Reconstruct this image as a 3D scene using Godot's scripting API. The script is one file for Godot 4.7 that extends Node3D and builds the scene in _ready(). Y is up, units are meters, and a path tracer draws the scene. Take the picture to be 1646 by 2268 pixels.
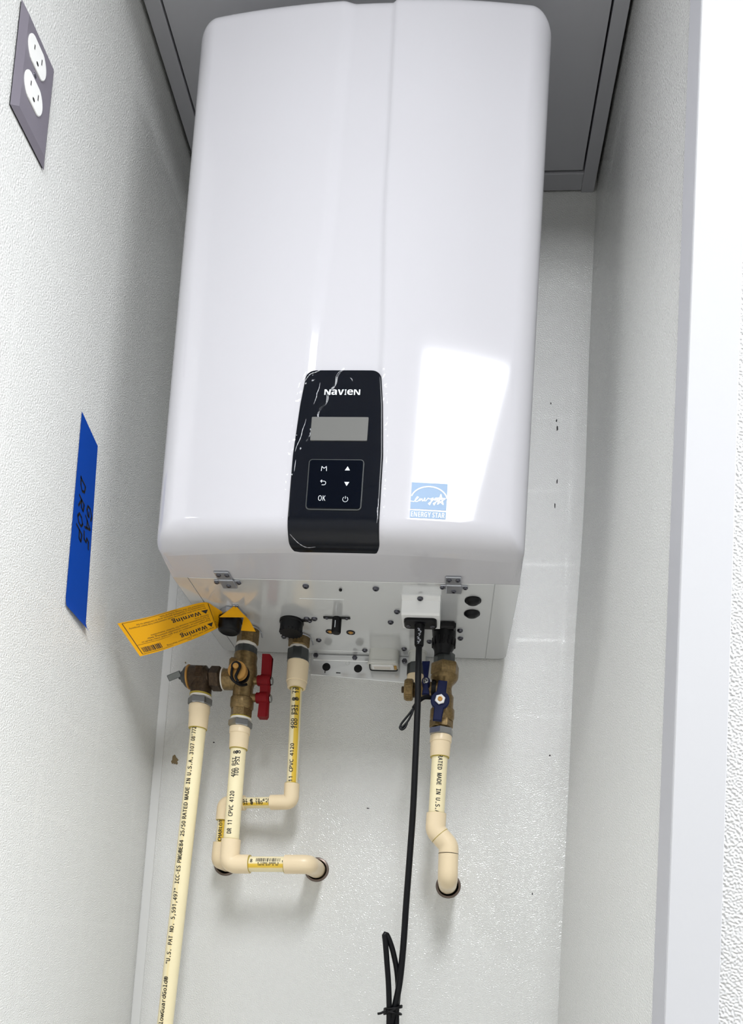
extends Node3D

# Metres, y up. Geometry below is measured from one datum: the middle of the heater's rear bottom edge, on the closet's back wall.
const O := Vector3(0, 1.7, 0)
const XL := -0.3218      # closet side walls
const XR := 0.3251
const YC := 0.7804       # closet ceiling
const ZE := 0.5066       # face of the wall that the closet opens through
const YF := -1.7         # floor
const YR := 1.02         # ceiling of the room outside

var M := {}
var at_of := {}
var used := {}

# ---------------------------------------------------------------- mesh building
class MB:
	var v := PackedVector3Array()
	var n := PackedVector3Array()
	var c := PackedColorArray()
	var col := Color.WHITE

	func tri(a: Vector3, b: Vector3, d: Vector3, na: Vector3, nb: Vector3, nd: Vector3, ca := col, cb := col, cd := col) -> void:
		if (b - a).cross(d - a).dot(na + nb + nd) > 0.0:
			v.append(a); v.append(d); v.append(b)
			n.append(na); n.append(nd); n.append(nb)
			c.append(ca); c.append(cd); c.append(cb)
		else:
			v.append(a); v.append(b); v.append(d)
			n.append(na); n.append(nb); n.append(nd)
			c.append(ca); c.append(cb); c.append(cd)

	func flat(a: Vector3, b: Vector3, d: Vector3, hint: Vector3) -> void:
		var g := (b - a).cross(d - a)
		if g.length_squared() < 1e-20:
			return
		g = g.normalized()
		if g.dot(hint) < 0.0:
			g = -g
		tri(a, b, d, g, g, g)

	func flat4(a: Vector3, b: Vector3, d: Vector3, e: Vector3, hint: Vector3) -> void:
		flat(a, b, d, hint)
		flat(a, d, e, hint)

	# chamfered box
	func box(center: Vector3, size: Vector3, bevel := 0.0, basis := Basis.IDENTITY) -> void:
		var h := size * 0.5
		var b := minf(bevel, minf(h.x, minf(h.y, h.z)) * 0.9)
		for ax in 3:
			var i := (ax + 1) % 3
			var j := (ax + 2) % 3
			for s in [-1.0, 1.0]:
				var q := []
				for k in [[-1, -1], [1, -1], [1, 1], [-1, 1]]:
					var p := Vector3()
					p[ax] = s * h[ax]
					p[i] = k[0] * (h[i] - b)
					p[j] = k[1] * (h[j] - b)
					q.append(center + basis * p)
				var nn := Vector3()
				nn[ax] = s
				flat4(q[0], q[1], q[2], q[3], basis * nn)
			if b > 0.0:
				for s in [-1.0, 1.0]:
					for t in [-1.0, 1.0]:
						var q := []
						for k in [[0, -1], [0, 1], [1, 1], [1, -1]]:
							var p := Vector3()
							p[i] = s * (h[i] - (b if k[0] else 0.0))
							p[j] = t * (h[j] - (0.0 if k[0] else b))
							p[ax] = k[1] * (h[ax] - b)
							q.append(center + basis * p)
						var nn := Vector3()
						nn[i] = s
						nn[j] = t
						flat4(q[0], q[1], q[2], q[3], basis * nn)
		if b > 0.0:
			for sx in [-1.0, 1.0]:
				for sy in [-1.0, 1.0]:
					for sz in [-1.0, 1.0]:
						var s := Vector3(sx, sy, sz)
						var q := []
						for ax in 3:
							var p := s * (h - Vector3(b, b, b))
							p[ax] = s[ax] * h[ax]
							q.append(center + basis * p)
						flat(q[0], q[1], q[2], basis * s)

	# profile of (radius, distance along the axis), turned about the axis; faceted for hexagons
	func lathe(profile: Array, origin: Vector3, axis: Vector3, segs := 32, facet := false, turn := 0.0) -> void:
		var a := axis.normalized()
		var u := a.cross(Vector3.UP if absf(a.y) < 0.9 else Vector3.RIGHT).normalized()
		var w := a.cross(u)
		var sn := []
		for k in profile.size() - 1:
			var e: Vector2 = profile[k + 1] - profile[k]
			sn.append(Vector2(e.y, -e.x).normalized() if e.length() > 1e-9 else Vector2.ZERO)
		for k in profile.size() - 1:
			var p0: Vector2 = profile[k]
			var p1: Vector2 = profile[k + 1]
			var n0: Vector2 = sn[k]
			var n1: Vector2 = sn[k]
			if k > 0 and sn[k - 1].dot(sn[k]) > 0.72:
				n0 = (sn[k - 1] + sn[k]).normalized()
			if k < sn.size() - 1 and sn[k + 1].dot(sn[k]) > 0.72:
				n1 = (sn[k + 1] + sn[k]).normalized()
			for s in segs:
				var t0 := TAU * s / segs + turn
				var t1 := TAU * (s + 1) / segs + turn
				var d0 := u * cos(t0) + w * sin(t0)
				var d1 := u * cos(t1) + w * sin(t1)
				var e0 := d0
				var e1 := d1
				if facet:
					e0 = (d0 + d1).normalized()
					e1 = e0
				var A := origin + d0 * p0.x + a * p0.y
				var B := origin + d1 * p0.x + a * p0.y
				var C := origin + d1 * p1.x + a * p1.y
				var D := origin + d0 * p1.x + a * p1.y
				var NA := e0 * n0.x + a * n0.y
				var NB := e1 * n0.x + a * n0.y
				var NC := e1 * n1.x + a * n1.y
				var ND := e0 * n1.x + a * n1.y
				if p0.x > 1e-7:
					tri(A, B, C, NA, NB, NC)
				if p1.x > 1e-7:
					tri(A, C, D, NA, NC, ND)

	func tube(path: Array, radius: Variant, segs := 24, caps := true, color_of: Variant = null) -> void:
		var m := path.size()
		var fr := []
		var u := Vector3()
		for k in m:
			var d: Vector3 = (path[mini(k + 1, m - 1)] - path[maxi(k - 1, 0)]).normalized()
			if k == 0:
				u = d.cross(Vector3.BACK if absf(d.z) < 0.9 else Vector3.UP).normalized()
			else:
				u = (u - d * u.dot(d)).normalized()
			fr.append([u, d.cross(u), d])
		for k in m - 1:
			var r0: float = radius[k] if radius is Array else radius
			var r1: float = radius[k + 1] if radius is Array else radius
			var tilt: float = (r0 - r1) / maxf(1e-6, (path[k + 1] - path[k]).length())
			for s in segs:
				var q := []
				var nn := []
				var cc := []
				for z in [[k, s, r0], [k, s + 1, r0], [k + 1, s + 1, r1], [k + 1, s, r1]]:
					var t: float = TAU * z[1] / segs
					var f: Array = fr[z[0]]
					var d: Vector3 = f[0] * cos(t) + f[1] * sin(t)
					q.append(path[z[0]] + d * z[2])
					nn.append((d + f[2] * clampf(tilt, -1, 1)).normalized())
					cc.append(color_of.call(d, q[-1]) if color_of != null else col)
				tri(q[0], q[1], q[2], nn[0], nn[1], nn[2], cc[0], cc[1], cc[2])
				tri(q[0], q[2], q[3], nn[0], nn[2], nn[3], cc[0], cc[2], cc[3])
		if caps:
			for e in [0, m - 1]:
				var f: Array = fr[e]
				var r: float = radius[e] if radius is Array else radius
				var nn: Vector3 = f[2] * (-1.0 if e == 0 else 1.0)
				for s in segs:
					var t0 := TAU * s / segs
					var t1 := TAU * (s + 1) / segs
					tri(path[e], path[e] + (f[0] * cos(t0) + f[1] * sin(t0)) * r, path[e] + (f[0] * cos(t1) + f[1] * sin(t1)) * r, nn, nn, nn)

	# outline in the frame's xy plane, thickness along its z, front edge bevelled
	func prism(poly: PackedVector2Array, fr: Transform3D, depth: float, bevel := 0.0, inset := -1.0) -> void:
		var P := poly
		if Geometry2D.is_polygon_clockwise(P):
			P.reverse()
		var m := P.size()
		var I := PackedVector2Array()
		for k in m:
			var e0 := (P[k] - P[(k + m - 1) % m]).normalized()
			var e1 := (P[(k + 1) % m] - P[k]).normalized()
			var nn := Vector2(-e0.y, e0.x) + Vector2(-e1.y, e1.x)
			I.append(P[k] + nn / maxf(0.5, nn.length_squared()) * 2.0 * (bevel if inset < 0.0 else inset))
		var zz := fr.basis.z.normalized()
		for k in m:
			var j := (k + 1) % m
			var e := P[j] - P[k]
			var out := fr.basis * Vector3(e.y, -e.x, 0)
			var a := fr * Vector3(P[k].x, P[k].y, 0)
			var b := fr * Vector3(P[j].x, P[j].y, 0)
			var c1 := fr * Vector3(P[j].x, P[j].y, depth - bevel)
			var d := fr * Vector3(P[k].x, P[k].y, depth - bevel)
			flat4(a, b, c1, d, out)
			if bevel > 0.0:
				flat4(d, c1, fr * Vector3(I[j].x, I[j].y, depth), fr * Vector3(I[k].x, I[k].y, depth), out + zz * out.length())
		var tr := Geometry2D.triangulate_polygon(I)
		for k in range(0, tr.size(), 3):
			flat(fr * Vector3(I[tr[k]].x, I[tr[k]].y, depth), fr * Vector3(I[tr[k + 1]].x, I[tr[k + 1]].y, depth), fr * Vector3(I[tr[k + 2]].x, I[tr[k + 2]].y, depth), zz)
		tr = Geometry2D.triangulate_polygon(P)
		for k in range(0, tr.size(), 3):
			flat(fr * Vector3(P[tr[k]].x, P[tr[k]].y, 0), fr * Vector3(P[tr[k + 1]].x, P[tr[k + 1]].y, 0), fr * Vector3(P[tr[k + 2]].x, P[tr[k + 2]].y, 0), -zz)

	# a sheet through a grid of points, smooth; facing side given by hint
	func sheet(p: Array, nu: int, nv: int, hint: Vector3, color_of: Variant = null) -> void:
		var nn := []
		for j in nv:
			for i in nu:
				var du: Vector3 = p[j * nu + mini(i + 1, nu - 1)] - p[j * nu + maxi(i - 1, 0)]
				var dv: Vector3 = p[mini(j + 1, nv - 1) * nu + i] - p[maxi(j - 1, 0) * nu + i]
				var g := du.cross(dv).normalized()
				nn.append(g if g.dot(hint) >= 0.0 else -g)
		for j in nv - 1:
			for i in nu - 1:
				var a := j * nu + i
				var b := a + 1
				var d := a + nu + 1
				var e := a + nu
				if color_of != null:
					tri(p[a], p[b], p[d], nn[a], nn[b], nn[d], color_of.call(p[a]), color_of.call(p[b]), color_of.call(p[d]))
					tri(p[a], p[d], p[e], nn[a], nn[d], nn[e], color_of.call(p[a]), color_of.call(p[d]), color_of.call(p[e]))
				else:
					tri(p[a], p[b], p[d], nn[a], nn[b], nn[d])
					tri(p[a], p[d], p[e], nn[a], nn[d], nn[e])

	# lettering: x over length, y over cap height, both mapped by place(x, y) -> [point, normal]
	func letters(text: String, font: Font, length: float, cap: float, place: Callable, fine := 1.0, own_height := false) -> void:
		var t := TextMesh.new()
		t.font = font
		t.font_size = 40
		t.pixel_size = 0.01
		t.curve_step = 1.5
		t.depth = 0.0
		t.horizontal_alignment = HORIZONTAL_ALIGNMENT_LEFT
		t.vertical_alignment = VERTICAL_ALIGNMENT_BOTTOM
		t.text = "H"
		var hb := t.get_aabb()
		t.text = text
		var bb := t.get_aabb()
		var a: PackedVector3Array = t.get_mesh_arrays()[Mesh.ARRAY_VERTEX]
		var base := bb.position.y if own_height else hb.position.y
		var tall := bb.size.y if own_height else hb.size.y
		var stack := []
		for k in range(0, a.size(), 3):
			var q := []
			for j in 3:
				q.append(Vector2((a[k + j].x - bb.position.x) / bb.size.x * length, (a[k + j].y - base) / tall * cap))
			stack.append(q)
		while stack:
			var q: Array = stack.pop_back()
			var long := 0
			for j in 3:
				if (q[j] - q[(j + 1) % 3]).length() > (q[long] - q[(long + 1) % 3]).length():
					long = j
			if (q[long] - q[(long + 1) % 3]).length() > fine:
				var mid: Vector2 = (q[long] + q[(long + 1) % 3]) * 0.5
				stack.append([q[long], mid, q[(long + 2) % 3]])
				stack.append([mid, q[(long + 1) % 3], q[(long + 2) % 3]])
				continue
			var r := []
			for j in 3:
				r.append(place.call(q[j].x, q[j].y))
			tri(r[0][0], r[1][0], r[2][0], r[0][1], r[1][1], r[2][1])

	# a drawn line of given width on a surface
	func stroke(pts: Array, width: float, place: Callable, closed := false) -> void:
		var p := pts.duplicate()
		if closed:
			p.append(p[0])
			p.append(p[1])
		for k in p.size() - 1:
			var a: Vector2 = p[k]
			var b: Vector2 = p[k + 1]
			var d := (b - a).normalized()
			var s := Vector2(-d.y, d.x) * width * 0.5
			if k == 0 and not closed:
				a -= d * width * 0.3
			b += d * width * 0.3
			var q := []
			for z in [a - s, b - s, b + s, a + s]:
				q.append(place.call(z.x, z.y))
			tri(q[0][0], q[1][0], q[2][0], q[0][1], q[1][1], q[2][1])
			tri(q[0][0], q[2][0], q[3][0], q[0][1], q[2][1], q[3][1])


func node_name(called: String) -> String:
	var k: int = used.get(called, 0)
	used[called] = k + 1
	return called if k == 0 else "%s_%03d" % [called, k]


func thing(called: String, label: String, category: String, at: Vector3, group := "") -> Node3D:
	var o := Node3D.new()
	o.name = node_name(called)
	add_child(o)
	o.position = at + O
	at_of[o] = at
	o.set_meta("label", label)
	o.set_meta("category", category)
	if group:
		o.set_meta("group", group)
	return o


func part(called: String, mb: MB, m: Material, parent: Node3D = null) -> MeshInstance3D:
	var at := O
	var p: Node = parent
	while p and not at_of.has(p) and p != self:
		p = p.get_parent()
	if p and at_of.has(p):
		at = -at_of[p]
	var arr := []
	arr.resize(Mesh.ARRAY_MAX)
	var vv := PackedVector3Array()
	vv.resize(mb.v.size())
	for k in mb.v.size():
		vv[k] = mb.v[k] + at
	arr[Mesh.ARRAY_VERTEX] = vv
	arr[Mesh.ARRAY_NORMAL] = mb.n
	arr[Mesh.ARRAY_COLOR] = mb.c
	var am := ArrayMesh.new()
	am.add_surface_from_arrays(Mesh.PRIMITIVE_TRIANGLES, arr)
	var o := MeshInstance3D.new()
	o.mesh = am
	o.material_override = m
	if parent:
		o.name = called
		parent.add_child(o, true)
	else:
		o.name = node_name(called)
		add_child(o)
	return o


func structure(called: String, mb: MB, m: Material, label := "") -> MeshInstance3D:
	var o := part(called, mb, m)
	o.set_meta("kind", "structure")
	if label:
		o.set_meta("label", label)
	return o


func slab(called: String, a: Vector3, b: Vector3, m: Material, label: String, bevel := 0.0) -> MeshInstance3D:
	var mb := MB.new()
	mb.box((a + b) * 0.5, (b - a).abs(), bevel)
	return structure(called, mb, m, label)


func mat(called: String, color: Color, rough: float, metal := 0.0, spec := 0.5) -> StandardMaterial3D:
	var m := StandardMaterial3D.new()
	m.resource_name = called
	m.albedo_color = color
	m.roughness = rough
	m.metallic = metal
	m.metallic_specular = spec
	M[called] = m
	return m


func noise_image(size: int, freq: float, type: int, seed_: int, octaves := 1) -> Image:
	var f := FastNoiseLite.new()
	f.noise_type = type
	f.seed = seed_
	f.frequency = freq
	f.fractal_octaves = octaves
	f.fractal_type = FastNoiseLite.FRACTAL_FBM if octaves > 1 else FastNoiseLite.FRACTAL_NONE
	f.cellular_return_type = FastNoiseLite.RETURN_DISTANCE
	f.cellular_jitter = 1.0
	return f.get_seamless_image(size, size)


func pebble(seed_: int, freq: float, strength: float) -> ImageTexture:
	var a := noise_image(1024, freq, FastNoiseLite.TYPE_SIMPLEX_SMOOTH, seed_)
	a.convert(Image.FORMAT_RGBA8)
	# wrap a margin round it first, so that the slopes meet at the seams
	var w := Image.create(1040, 1040, false, Image.FORMAT_RGBA8)
	for y in [-1, 0, 1]:
		for x in [-1, 0, 1]:
			w.blit_rect(a, Rect2i(0, 0, 1024, 1024), Vector2i(8 + 1024 * x, 8 + 1024 * y))
	w.bump_map_to_normal_map(strength)
	return ImageTexture.create_from_image(w.get_region(Rect2i(8, 8, 1024, 1024)))


# near-white blotches that break up a plain colour
func mottled(seed_: int, freq: float, low: float) -> ImageTexture:
	var a := noise_image(512, freq, FastNoiseLite.TYPE_SIMPLEX_SMOOTH, seed_, 4)
	a.convert(Image.FORMAT_RGB8)
	for y in 512:
		for x in 512:
			var g := a.get_pixel(x, y).r
			var k := lerpf(low, 1.0, g)
			a.set_pixel(x, y, Color(k, k, k))
	return ImageTexture.create_from_image(a)


func world_tri(m: StandardMaterial3D, tile: float) -> void:
	m.uv1_triplanar = true
	m.uv1_world_triplanar = true
	m.uv1_scale = Vector3.ONE / tile


func spline(pts: Array, n: int) -> Array:
	var c := Curve3D.new()
	for k in pts.size():
		var t: Vector3 = (pts[mini(k + 1, pts.size() - 1)] - pts[maxi(k - 1, 0)]) / 6.0
		c.add_point(pts[k], -t, t)
	c.bake_interval = 0.0005
	var out := []
	for k in n + 1:
		out.append(c.sample_baked(c.get_baked_length() * k / n, true))
	return out


func bend(a: Vector3, corner: Vector3, b: Vector3, r: float, n := 10) -> Array:
	var d0 := (a - corner).normalized()
	var d1 := (b - corner).normalized()
	var out := [a]
	var s := corner + d0 * r
	var e := corner + d1 * r
	for k in n + 1:
		var t := float(k) / n
		out.append(s * (1 - t) * (1 - t) + corner * 2 * t * (1 - t) + e * t * t)
	out.append(b)
	return out


func rounded(w: float, h: float, r: float, n := 6) -> PackedVector2Array:
	var out := PackedVector2Array()
	for k in [[1, 1, 0.0], [-1, 1, 90.0], [-1, -1, 180.0], [1, -1, 270.0]]:
		for j in n + 1:
			var t := deg_to_rad(k[2] + 90.0 * j / n)
			out.append(Vector2(k[0] * (w * 0.5 - r) + r * cos(t), k[1] * (h * 0.5 - r) + r * sin(t)))
	return out


func frame(x: Vector3, y: Vector3, at: Vector3) -> Transform3D:
	return Transform3D(Basis(x.normalized(), y.normalized(), x.cross(y).normalized()), at)


func hexnut(mb: MB, r: float, at: Vector3, axis: Vector3, h: float, turn := 0.0, chamfer := 0.001) -> void:
	mb.lathe([Vector2(0, 0), Vector2(r - chamfer, 0), Vector2(r, chamfer), Vector2(r, h - chamfer), Vector2(r - chamfer, h), Vector2(0, h)], at, axis, 6, true, turn)


func cyl(mb: MB, r: float, at: Vector3, axis: Vector3, h: float, edge := 0.0006, segs := 36) -> void:
	mb.lathe([Vector2(0, 0), Vector2(r - edge, 0), Vector2(r, edge), Vector2(r, h - edge), Vector2(r - edge, h), Vector2(0, h)], at, axis, segs)


# a place() for print wrapped round a straight pipe: x runs along dir from start, y goes round it
func on_pipe(start: Vector3, dir: Vector3, facing: Vector3, r: float, lift := 0.00015) -> Callable:
	var d := dir.normalized()
	var f := (facing - d * facing.dot(d)).normalized()
	var up := f.cross(d)
	return func(x: float, y: float) -> Array:
		var t := y / r
		var nn := f * cos(t) + up * sin(t)
		return [start + d * x + nn * (r + lift), nn]


func on_plane(at: Vector3, right: Vector3, up: Vector3) -> Callable:
	var r := right.normalized()
	var u := up.normalized()
	var nn := r.cross(u)
	return func(x: float, y: float) -> Array:
		return [at + r * x + u * y, nn]


func _ready() -> void:
	# ---------------------------------------------------------------- camera, sky, light
	var cam := Camera3D.new()
	cam.name = "camera"
	add_child(cam)
	cam.position = Vector3(0.1560, -0.46682, 1.05802) + O
	cam.rotation = Vector3(0.068499, 0.075148, 0.063007)
	cam.near = 0.05
	cam.far = 30.0
	cam.projection = Camera3D.PROJECTION_FRUSTUM
	cam.size = 2268.0 / 1554.117 * cam.near
	cam.frustum_offset = Vector2((823.0 - 877.434) / 1554.117, (2015.515 - 1134.0) / 1554.117) * cam.near
	cam.current = true

	var env := Environment.new()
	env.background_mode = Environment.BG_COLOR
	env.background_color = Color(0.02, 0.02, 0.02)
	env.tonemap_mode = Environment.TONE_MAPPER_LINEAR
	env.tonemap_exposure = 1.68
	env.sdfgi_enabled = true
	env.ssao_enabled = true
	env.ssil_enabled = true
	var we := WorldEnvironment.new()
	we.name = "world_environment"
	we.environment = env
	add_child(we)

	# one long panel above the person taking the picture, two unseen ones added at the sides as fill light
	var lamps := [
		[Vector3(0.26, YR - 0.03, 1.68), Vector2(0.32, 1.12), 1.9],
		[Vector3(1.50, YR - 0.03, 1.20), Vector2(0.60, 1.20), 3.6],
		[Vector3(-1.40, YR - 0.03, 1.20), Vector2(0.60, 1.20), 1.9],
	]
	for q in lamps:
		var lamp := AreaLight3D.new()
		lamp.name = "ceiling_lamp_light"
		add_child(lamp, true)
		lamp.position = q[0] + O + Vector3(0, -0.012, 0)
		lamp.rotation = Vector3(-PI / 2, 0, 0)
		lamp.area_size = q[1] - Vector2(0.03, 0.03)
		lamp.light_energy = q[2]
		lamp.light_color = Color(0.975, 0.985, 1.0)
		lamp.area_range = 12.0
		lamp.area_attenuation = 2.0
		lamp.shadow_enabled = true

	materials()
	shell(lamps)
	heater()
	small_things()
	hot_side()
	cold_side()
	middle_run()
	cord()


func materials() -> void:
	var frp := mat("pebbled_white_panel", Color(0.865, 0.865, 0.855), 0.09, 0.0, 0.55)
	frp.normal_enabled = true
	frp.normal_texture = pebble(3, 0.05, 7.0)
	frp.normal_scale = 0.62
	frp.albedo_texture = mottled(5, 0.02, 0.985)
	world_tri(frp, 0.12)
	var coarse := mat("coarse_pebbled_panel", Color(0.74, 0.74, 0.74), 0.34)
	coarse.normal_enabled = true
	coarse.normal_texture = pebble(9, 0.05, 9.0)
	coarse.normal_scale = 0.8
	world_tri(coarse, 0.15)
	mat("smooth_ceiling", Color(0.72, 0.72, 0.74), 0.6)
	mat("white_trim", Color(0.69, 0.69, 0.70), 0.5, 0.0, 0.25)
	mat("corner_strip", Color(0.86, 0.86, 0.855), 0.4)
	mat("grey_trim", Color(0.70, 0.70, 0.72), 0.45)
	mat("room_paint", Color(0.80, 0.80, 0.79), 0.8)
	mat("room_ceiling", Color(0.62, 0.62, 0.62), 0.85)
	mat("dark_void", Color(0.05, 0.05, 0.055), 0.9)
	mat("floor_vinyl", Color(0.76, 0.75, 0.72), 0.45)
	mat("enamel", Color(0.78, 0.775, 0.795), 0.07)
	mat("base_enamel", Color(0.88, 0.885, 0.89), 0.14, 0.35, 0.6)
	mat("galvanised", Color(0.66, 0.67, 0.70), 0.28, 0.6)
	mat("black_gloss", Color(0.02, 0.035, 0.075), 0.10, 0.0, 0.24)
	mat("lcd", Color(0.42, 0.42, 0.41), 0.45, 0.0, 0.3)
	mat("print_white", Color(0.86, 0.88, 0.90), 0.5)
	mat("black_plastic", Color(0.025, 0.025, 0.035), 0.42, 0.0, 0.35)
	mat("black_rubber", Color(0.02, 0.023, 0.04), 0.4, 0.0, 0.35)
	mat("screw_steel", Color(0.36, 0.36, 0.39), 0.28, 0.85)
	mat("steel", Color(0.58, 0.58, 0.58), 0.18, 1.0)
	mat("lever_steel", Color(0.42, 0.43, 0.43), 0.2, 0.95)
	mat("dark_nut", Color(0.30, 0.31, 0.31), 0.35, 0.55)
	var brass := mat("brass", Color(0.60, 0.50, 0.33), 0.34, 0.6)
	brass.albedo_texture = mottled(21, 0.02, 0.70)
	world_tri(brass, 0.05)
	var bronze := mat("aged_bronze", Color(0.35, 0.28, 0.21), 0.42, 0.6)
	bronze.albedo_texture = mottled(22, 0.02, 0.6)
	world_tri(bronze, 0.05)
	mat("bright_brass", Color(0.76, 0.57, 0.30), 0.45, 0.5)
	mat("sleeve_metal", Color(0.44, 0.39, 0.36), 0.3, 0.75)
	mat("teflon", Color(0.88, 0.86, 0.83), 0.7)
	mat("glue", Color(0.70, 0.62, 0.22), 0.4)
	mat("cpvc_fitting", Color(0.93, 0.85, 0.71), 0.36)
	var pipe := mat("cpvc_pipe", Color.WHITE, 0.33)
	pipe.vertex_color_use_as_albedo = true
	mat("ink", Color(0.03, 0.03, 0.035), 0.5)
	mat("red_handle", Color(0.46, 0.03, 0.07), 0.5, 0.0, 0.3)
	mat("blue_handle", Color(0.03, 0.075, 0.24), 0.5, 0.0, 0.3)
	mat("white_plastic", Color(0.93, 0.93, 0.93), 0.4)
	mat("nylon_white", Color(0.82, 0.82, 0.80), 0.4)
	mat("amber", Color(0.72, 0.55, 0.22), 0.5)
	mat("tape_blue", Color(0.0, 0.24, 0.60), 0.6, 0.0, 0.3)
	mat("tag_yellow", Color(0.89, 0.64, 0.05), 0.5, 0.0, 0.3)
	mat("tag_ink", Color(0.16, 0.12, 0.05), 0.6)
	mat("plate_grey", Color(0.47, 0.45, 0.49), 0.35, 0.2)
	mat("socket_white", Color(0.90, 0.90, 0.89), 0.3)
	mat("label_blue", Color(0.62, 0.71, 0.82), 0.45, 0.0, 0.1)
	mat("label_white", Color(0.93, 0.94, 0.95), 0.45, 0.0, 0.1)
	mat("dirt", Color(0.50, 0.43, 0.31), 0.8)
	mat("scuff", Color(0.14, 0.14, 0.15), 0.8)
	var film := mat("clear_film", Color(1, 1, 1, 0.002), 0.08, 0.0, 0.3)
	film.transparency = BaseMaterial3D.TRANSPARENCY_ALPHA
	var glint := mat("film_glint_white", Color(0.95, 0.95, 0.97, 0.55), 0.3)  # translucent white standing in for glints on the wrinkled film
	glint.transparency = BaseMaterial3D.TRANSPARENCY_ALPHA
	var glow := mat("lamp_diffuser", Color(0.95, 0.95, 0.95), 0.6)
	glow.emission_enabled = true
	glow.emission = Color(0.975, 0.985, 1.0)
	glow.emission_energy_multiplier = 3.0


# ---------------------------------------------------------------- the closet and the room it opens from
func shell(lamps: Array) -> void:
	var frp: Material = M.pebbled_white_panel
	# back wall with three holes cut for the pipes
	var back := CSGBox3D.new()
	back.name = "wall_back"
	back.size = Vector3(XR - XL + 0.2, YC - YF + 0.2, 0.1)
	back.position = Vector3((XL + XR) / 2, (YC + YF) / 2, -0.05) + O
	back.material = frp
	for h in [Vector2(-0.0495, -0.339), Vector2(-0.1925, -0.3375), Vector2(0.1530, -0.353)]:
		var cut := CSGCylinder3D.new()
		cut.name = "pipe_hole"
		cut.operation = CSGShape3D.OPERATION_SUBTRACTION
		cut.radius = 0.0172
		cut.height = 0.3
		cut.sides = 40
		cut.rotation.x = PI / 2
		cut.position = Vector3(h.x, h.y, 0) + O - back.position
		cut.material = M.dark_void
		back.add_child(cut, true)
	back.set_meta("kind", "structure")
	back.set_meta("label", "pebbled white panel wall behind the water heater and its pipes")
	add_child(back)
	slab("wall_back_cavity", Vector3(-0.28, -0.45, -0.16), Vector3(0.28, -0.25, -0.102), M.dark_void, "dark cavity behind the back wall panel")

	# left wall, flat; right wall bows a few millimetres where the panel has come away near the corner
	slab("wall_left", Vector3(XL - 0.1, YF, -0.1), Vector3(XL, YC + 0.03, ZE - 0.003), frp, "pebbled white panel wall on the left of the closet")
	var mb := MB.new()
	var pts := []
	var nu := 14
	var nv := 60
	for j in nv:
		var y := lerpf(YF, YC + 0.03, float(j) / (nv - 1))
		var bow := 0.0035 * exp(-pow((y - 0.27) / 0.17, 2.0)) + 0.0012 * exp(-pow((y - 0.02) / 0.1, 2.0)) * -1.0
		for i in nu:
			var z := lerpf(0.0, ZE, float(i) / (nu - 1))
			pts.append(Vector3(XR + bow * (1.0 - smoothstep(0.05, 0.35, z)), y, z))
	mb.sheet(pts, nu, nv, Vector3.LEFT)
	mb.box(Vector3(XR + 0.055, (YF + YC + 0.03) / 2, (ZE - 0.115) / 2), Vector3(0.096, YC + 0.03 - YF, ZE + 0.085))
	structure("wall_right", mb, frp, "pebbled white panel wall on the right of the closet")

	# ceiling panel stops short of the side walls and leaves a dark slot above the strips
	slab("ceiling", Vector3(XL + 0.0295, YC, 0.0290), Vector3(XR - 0.0275, YC + 0.03, ZE), M.smooth_ceiling, "plain grey-white closet ceiling above the water heater")
	slab("ceiling_deck", Vector3(XL - 0.1, YC + 0.05, -0.1), Vector3(XR + 0.1, YC + 0.09, ZE - 0.04), M.dark_void, "dark deck above the closet ceiling")
	slab("trim_1", Vector3(XL + 0.0050, YC - 0.0030, 0.0), Vector3(XL + 0.0268, YC + 0.05, ZE), M.grey_trim, "flat strip along the left edge of the closet ceiling", 0.0006)
	slab("trim_2", Vector3(XR - 0.0245, YC - 0.0045, 0.0), Vector3(XR - 0.0042, YC + 0.05, ZE), M.grey_trim, "flat strip along the right edge of the closet ceiling", 0.0006)
	slab("trim_3", Vector3(XL + 0.027, YC - 0.0030, 0.0022), Vector3(XR - 0.0246, YC + 0.05, 0.026), M.grey_trim, "flat strip along the back edge of the closet ceiling", 0.0006)
	slab("trim_4", Vector3(XL + 0.0012, YF, 0.0), Vector3(XL + 0.0148, YC - 0.005, 0.0013), M.corner_strip, "narrow vertical corner strip at the left of the back wall", 0.0004)

	# corner trim of the opening on the right: one leg on the closet wall, one on the room wall
	slab("trim_5", Vector3(XR - 0.0016, YF, 0.4755), Vector3(XR + 0.002, YC + 0.02, ZE), M.grey_trim, "narrow leg of the corner trim on the right closet wall", 0.0005)
	slab("trim_6", Vector3(XR - 0.0016, YF, ZE), Vector3(XR + 0.0385, YR, ZE + 0.0022), M.white_trim, "smooth white leg of the corner trim facing the room", 0.0008)
	slab("trim_7", Vector3(XL - 0.0385, YF, ZE), Vector3(XL + 0.0016, YR, ZE + 0.0022), M.white_trim, "smooth white corner trim left of the closet opening", 0.0008)

	# the room outside
	slab("wall_front_right", Vector3(XR + 0.0975, YF, 0.40), Vector3(2.2, YR, ZE), M.coarse_pebbled_panel, "coarse pebbled white wall right of the closet opening")
	slab("wall_front_inner", Vector3(XR + 0.0022, YF, ZE - 0.012), Vector3(XR + 0.0975, YR, ZE), M.coarse_pebbled_panel, "coarse pebbled white wall next to the corner trim")
	slab("wall_front_left", Vector3(-2.2, YF, 0.40), Vector3(XL - 0.002, YR, ZE), M.coarse_pebbled_panel, "coarse pebbled white wall left of the closet opening")
	slab("wall_header", Vector3(XL - 0.002, YC + 0.03, ZE - 0.04), Vector3(XR + 0.0022, YR, ZE), M.coarse_pebbled_panel, "white wall above the closet opening")
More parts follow.
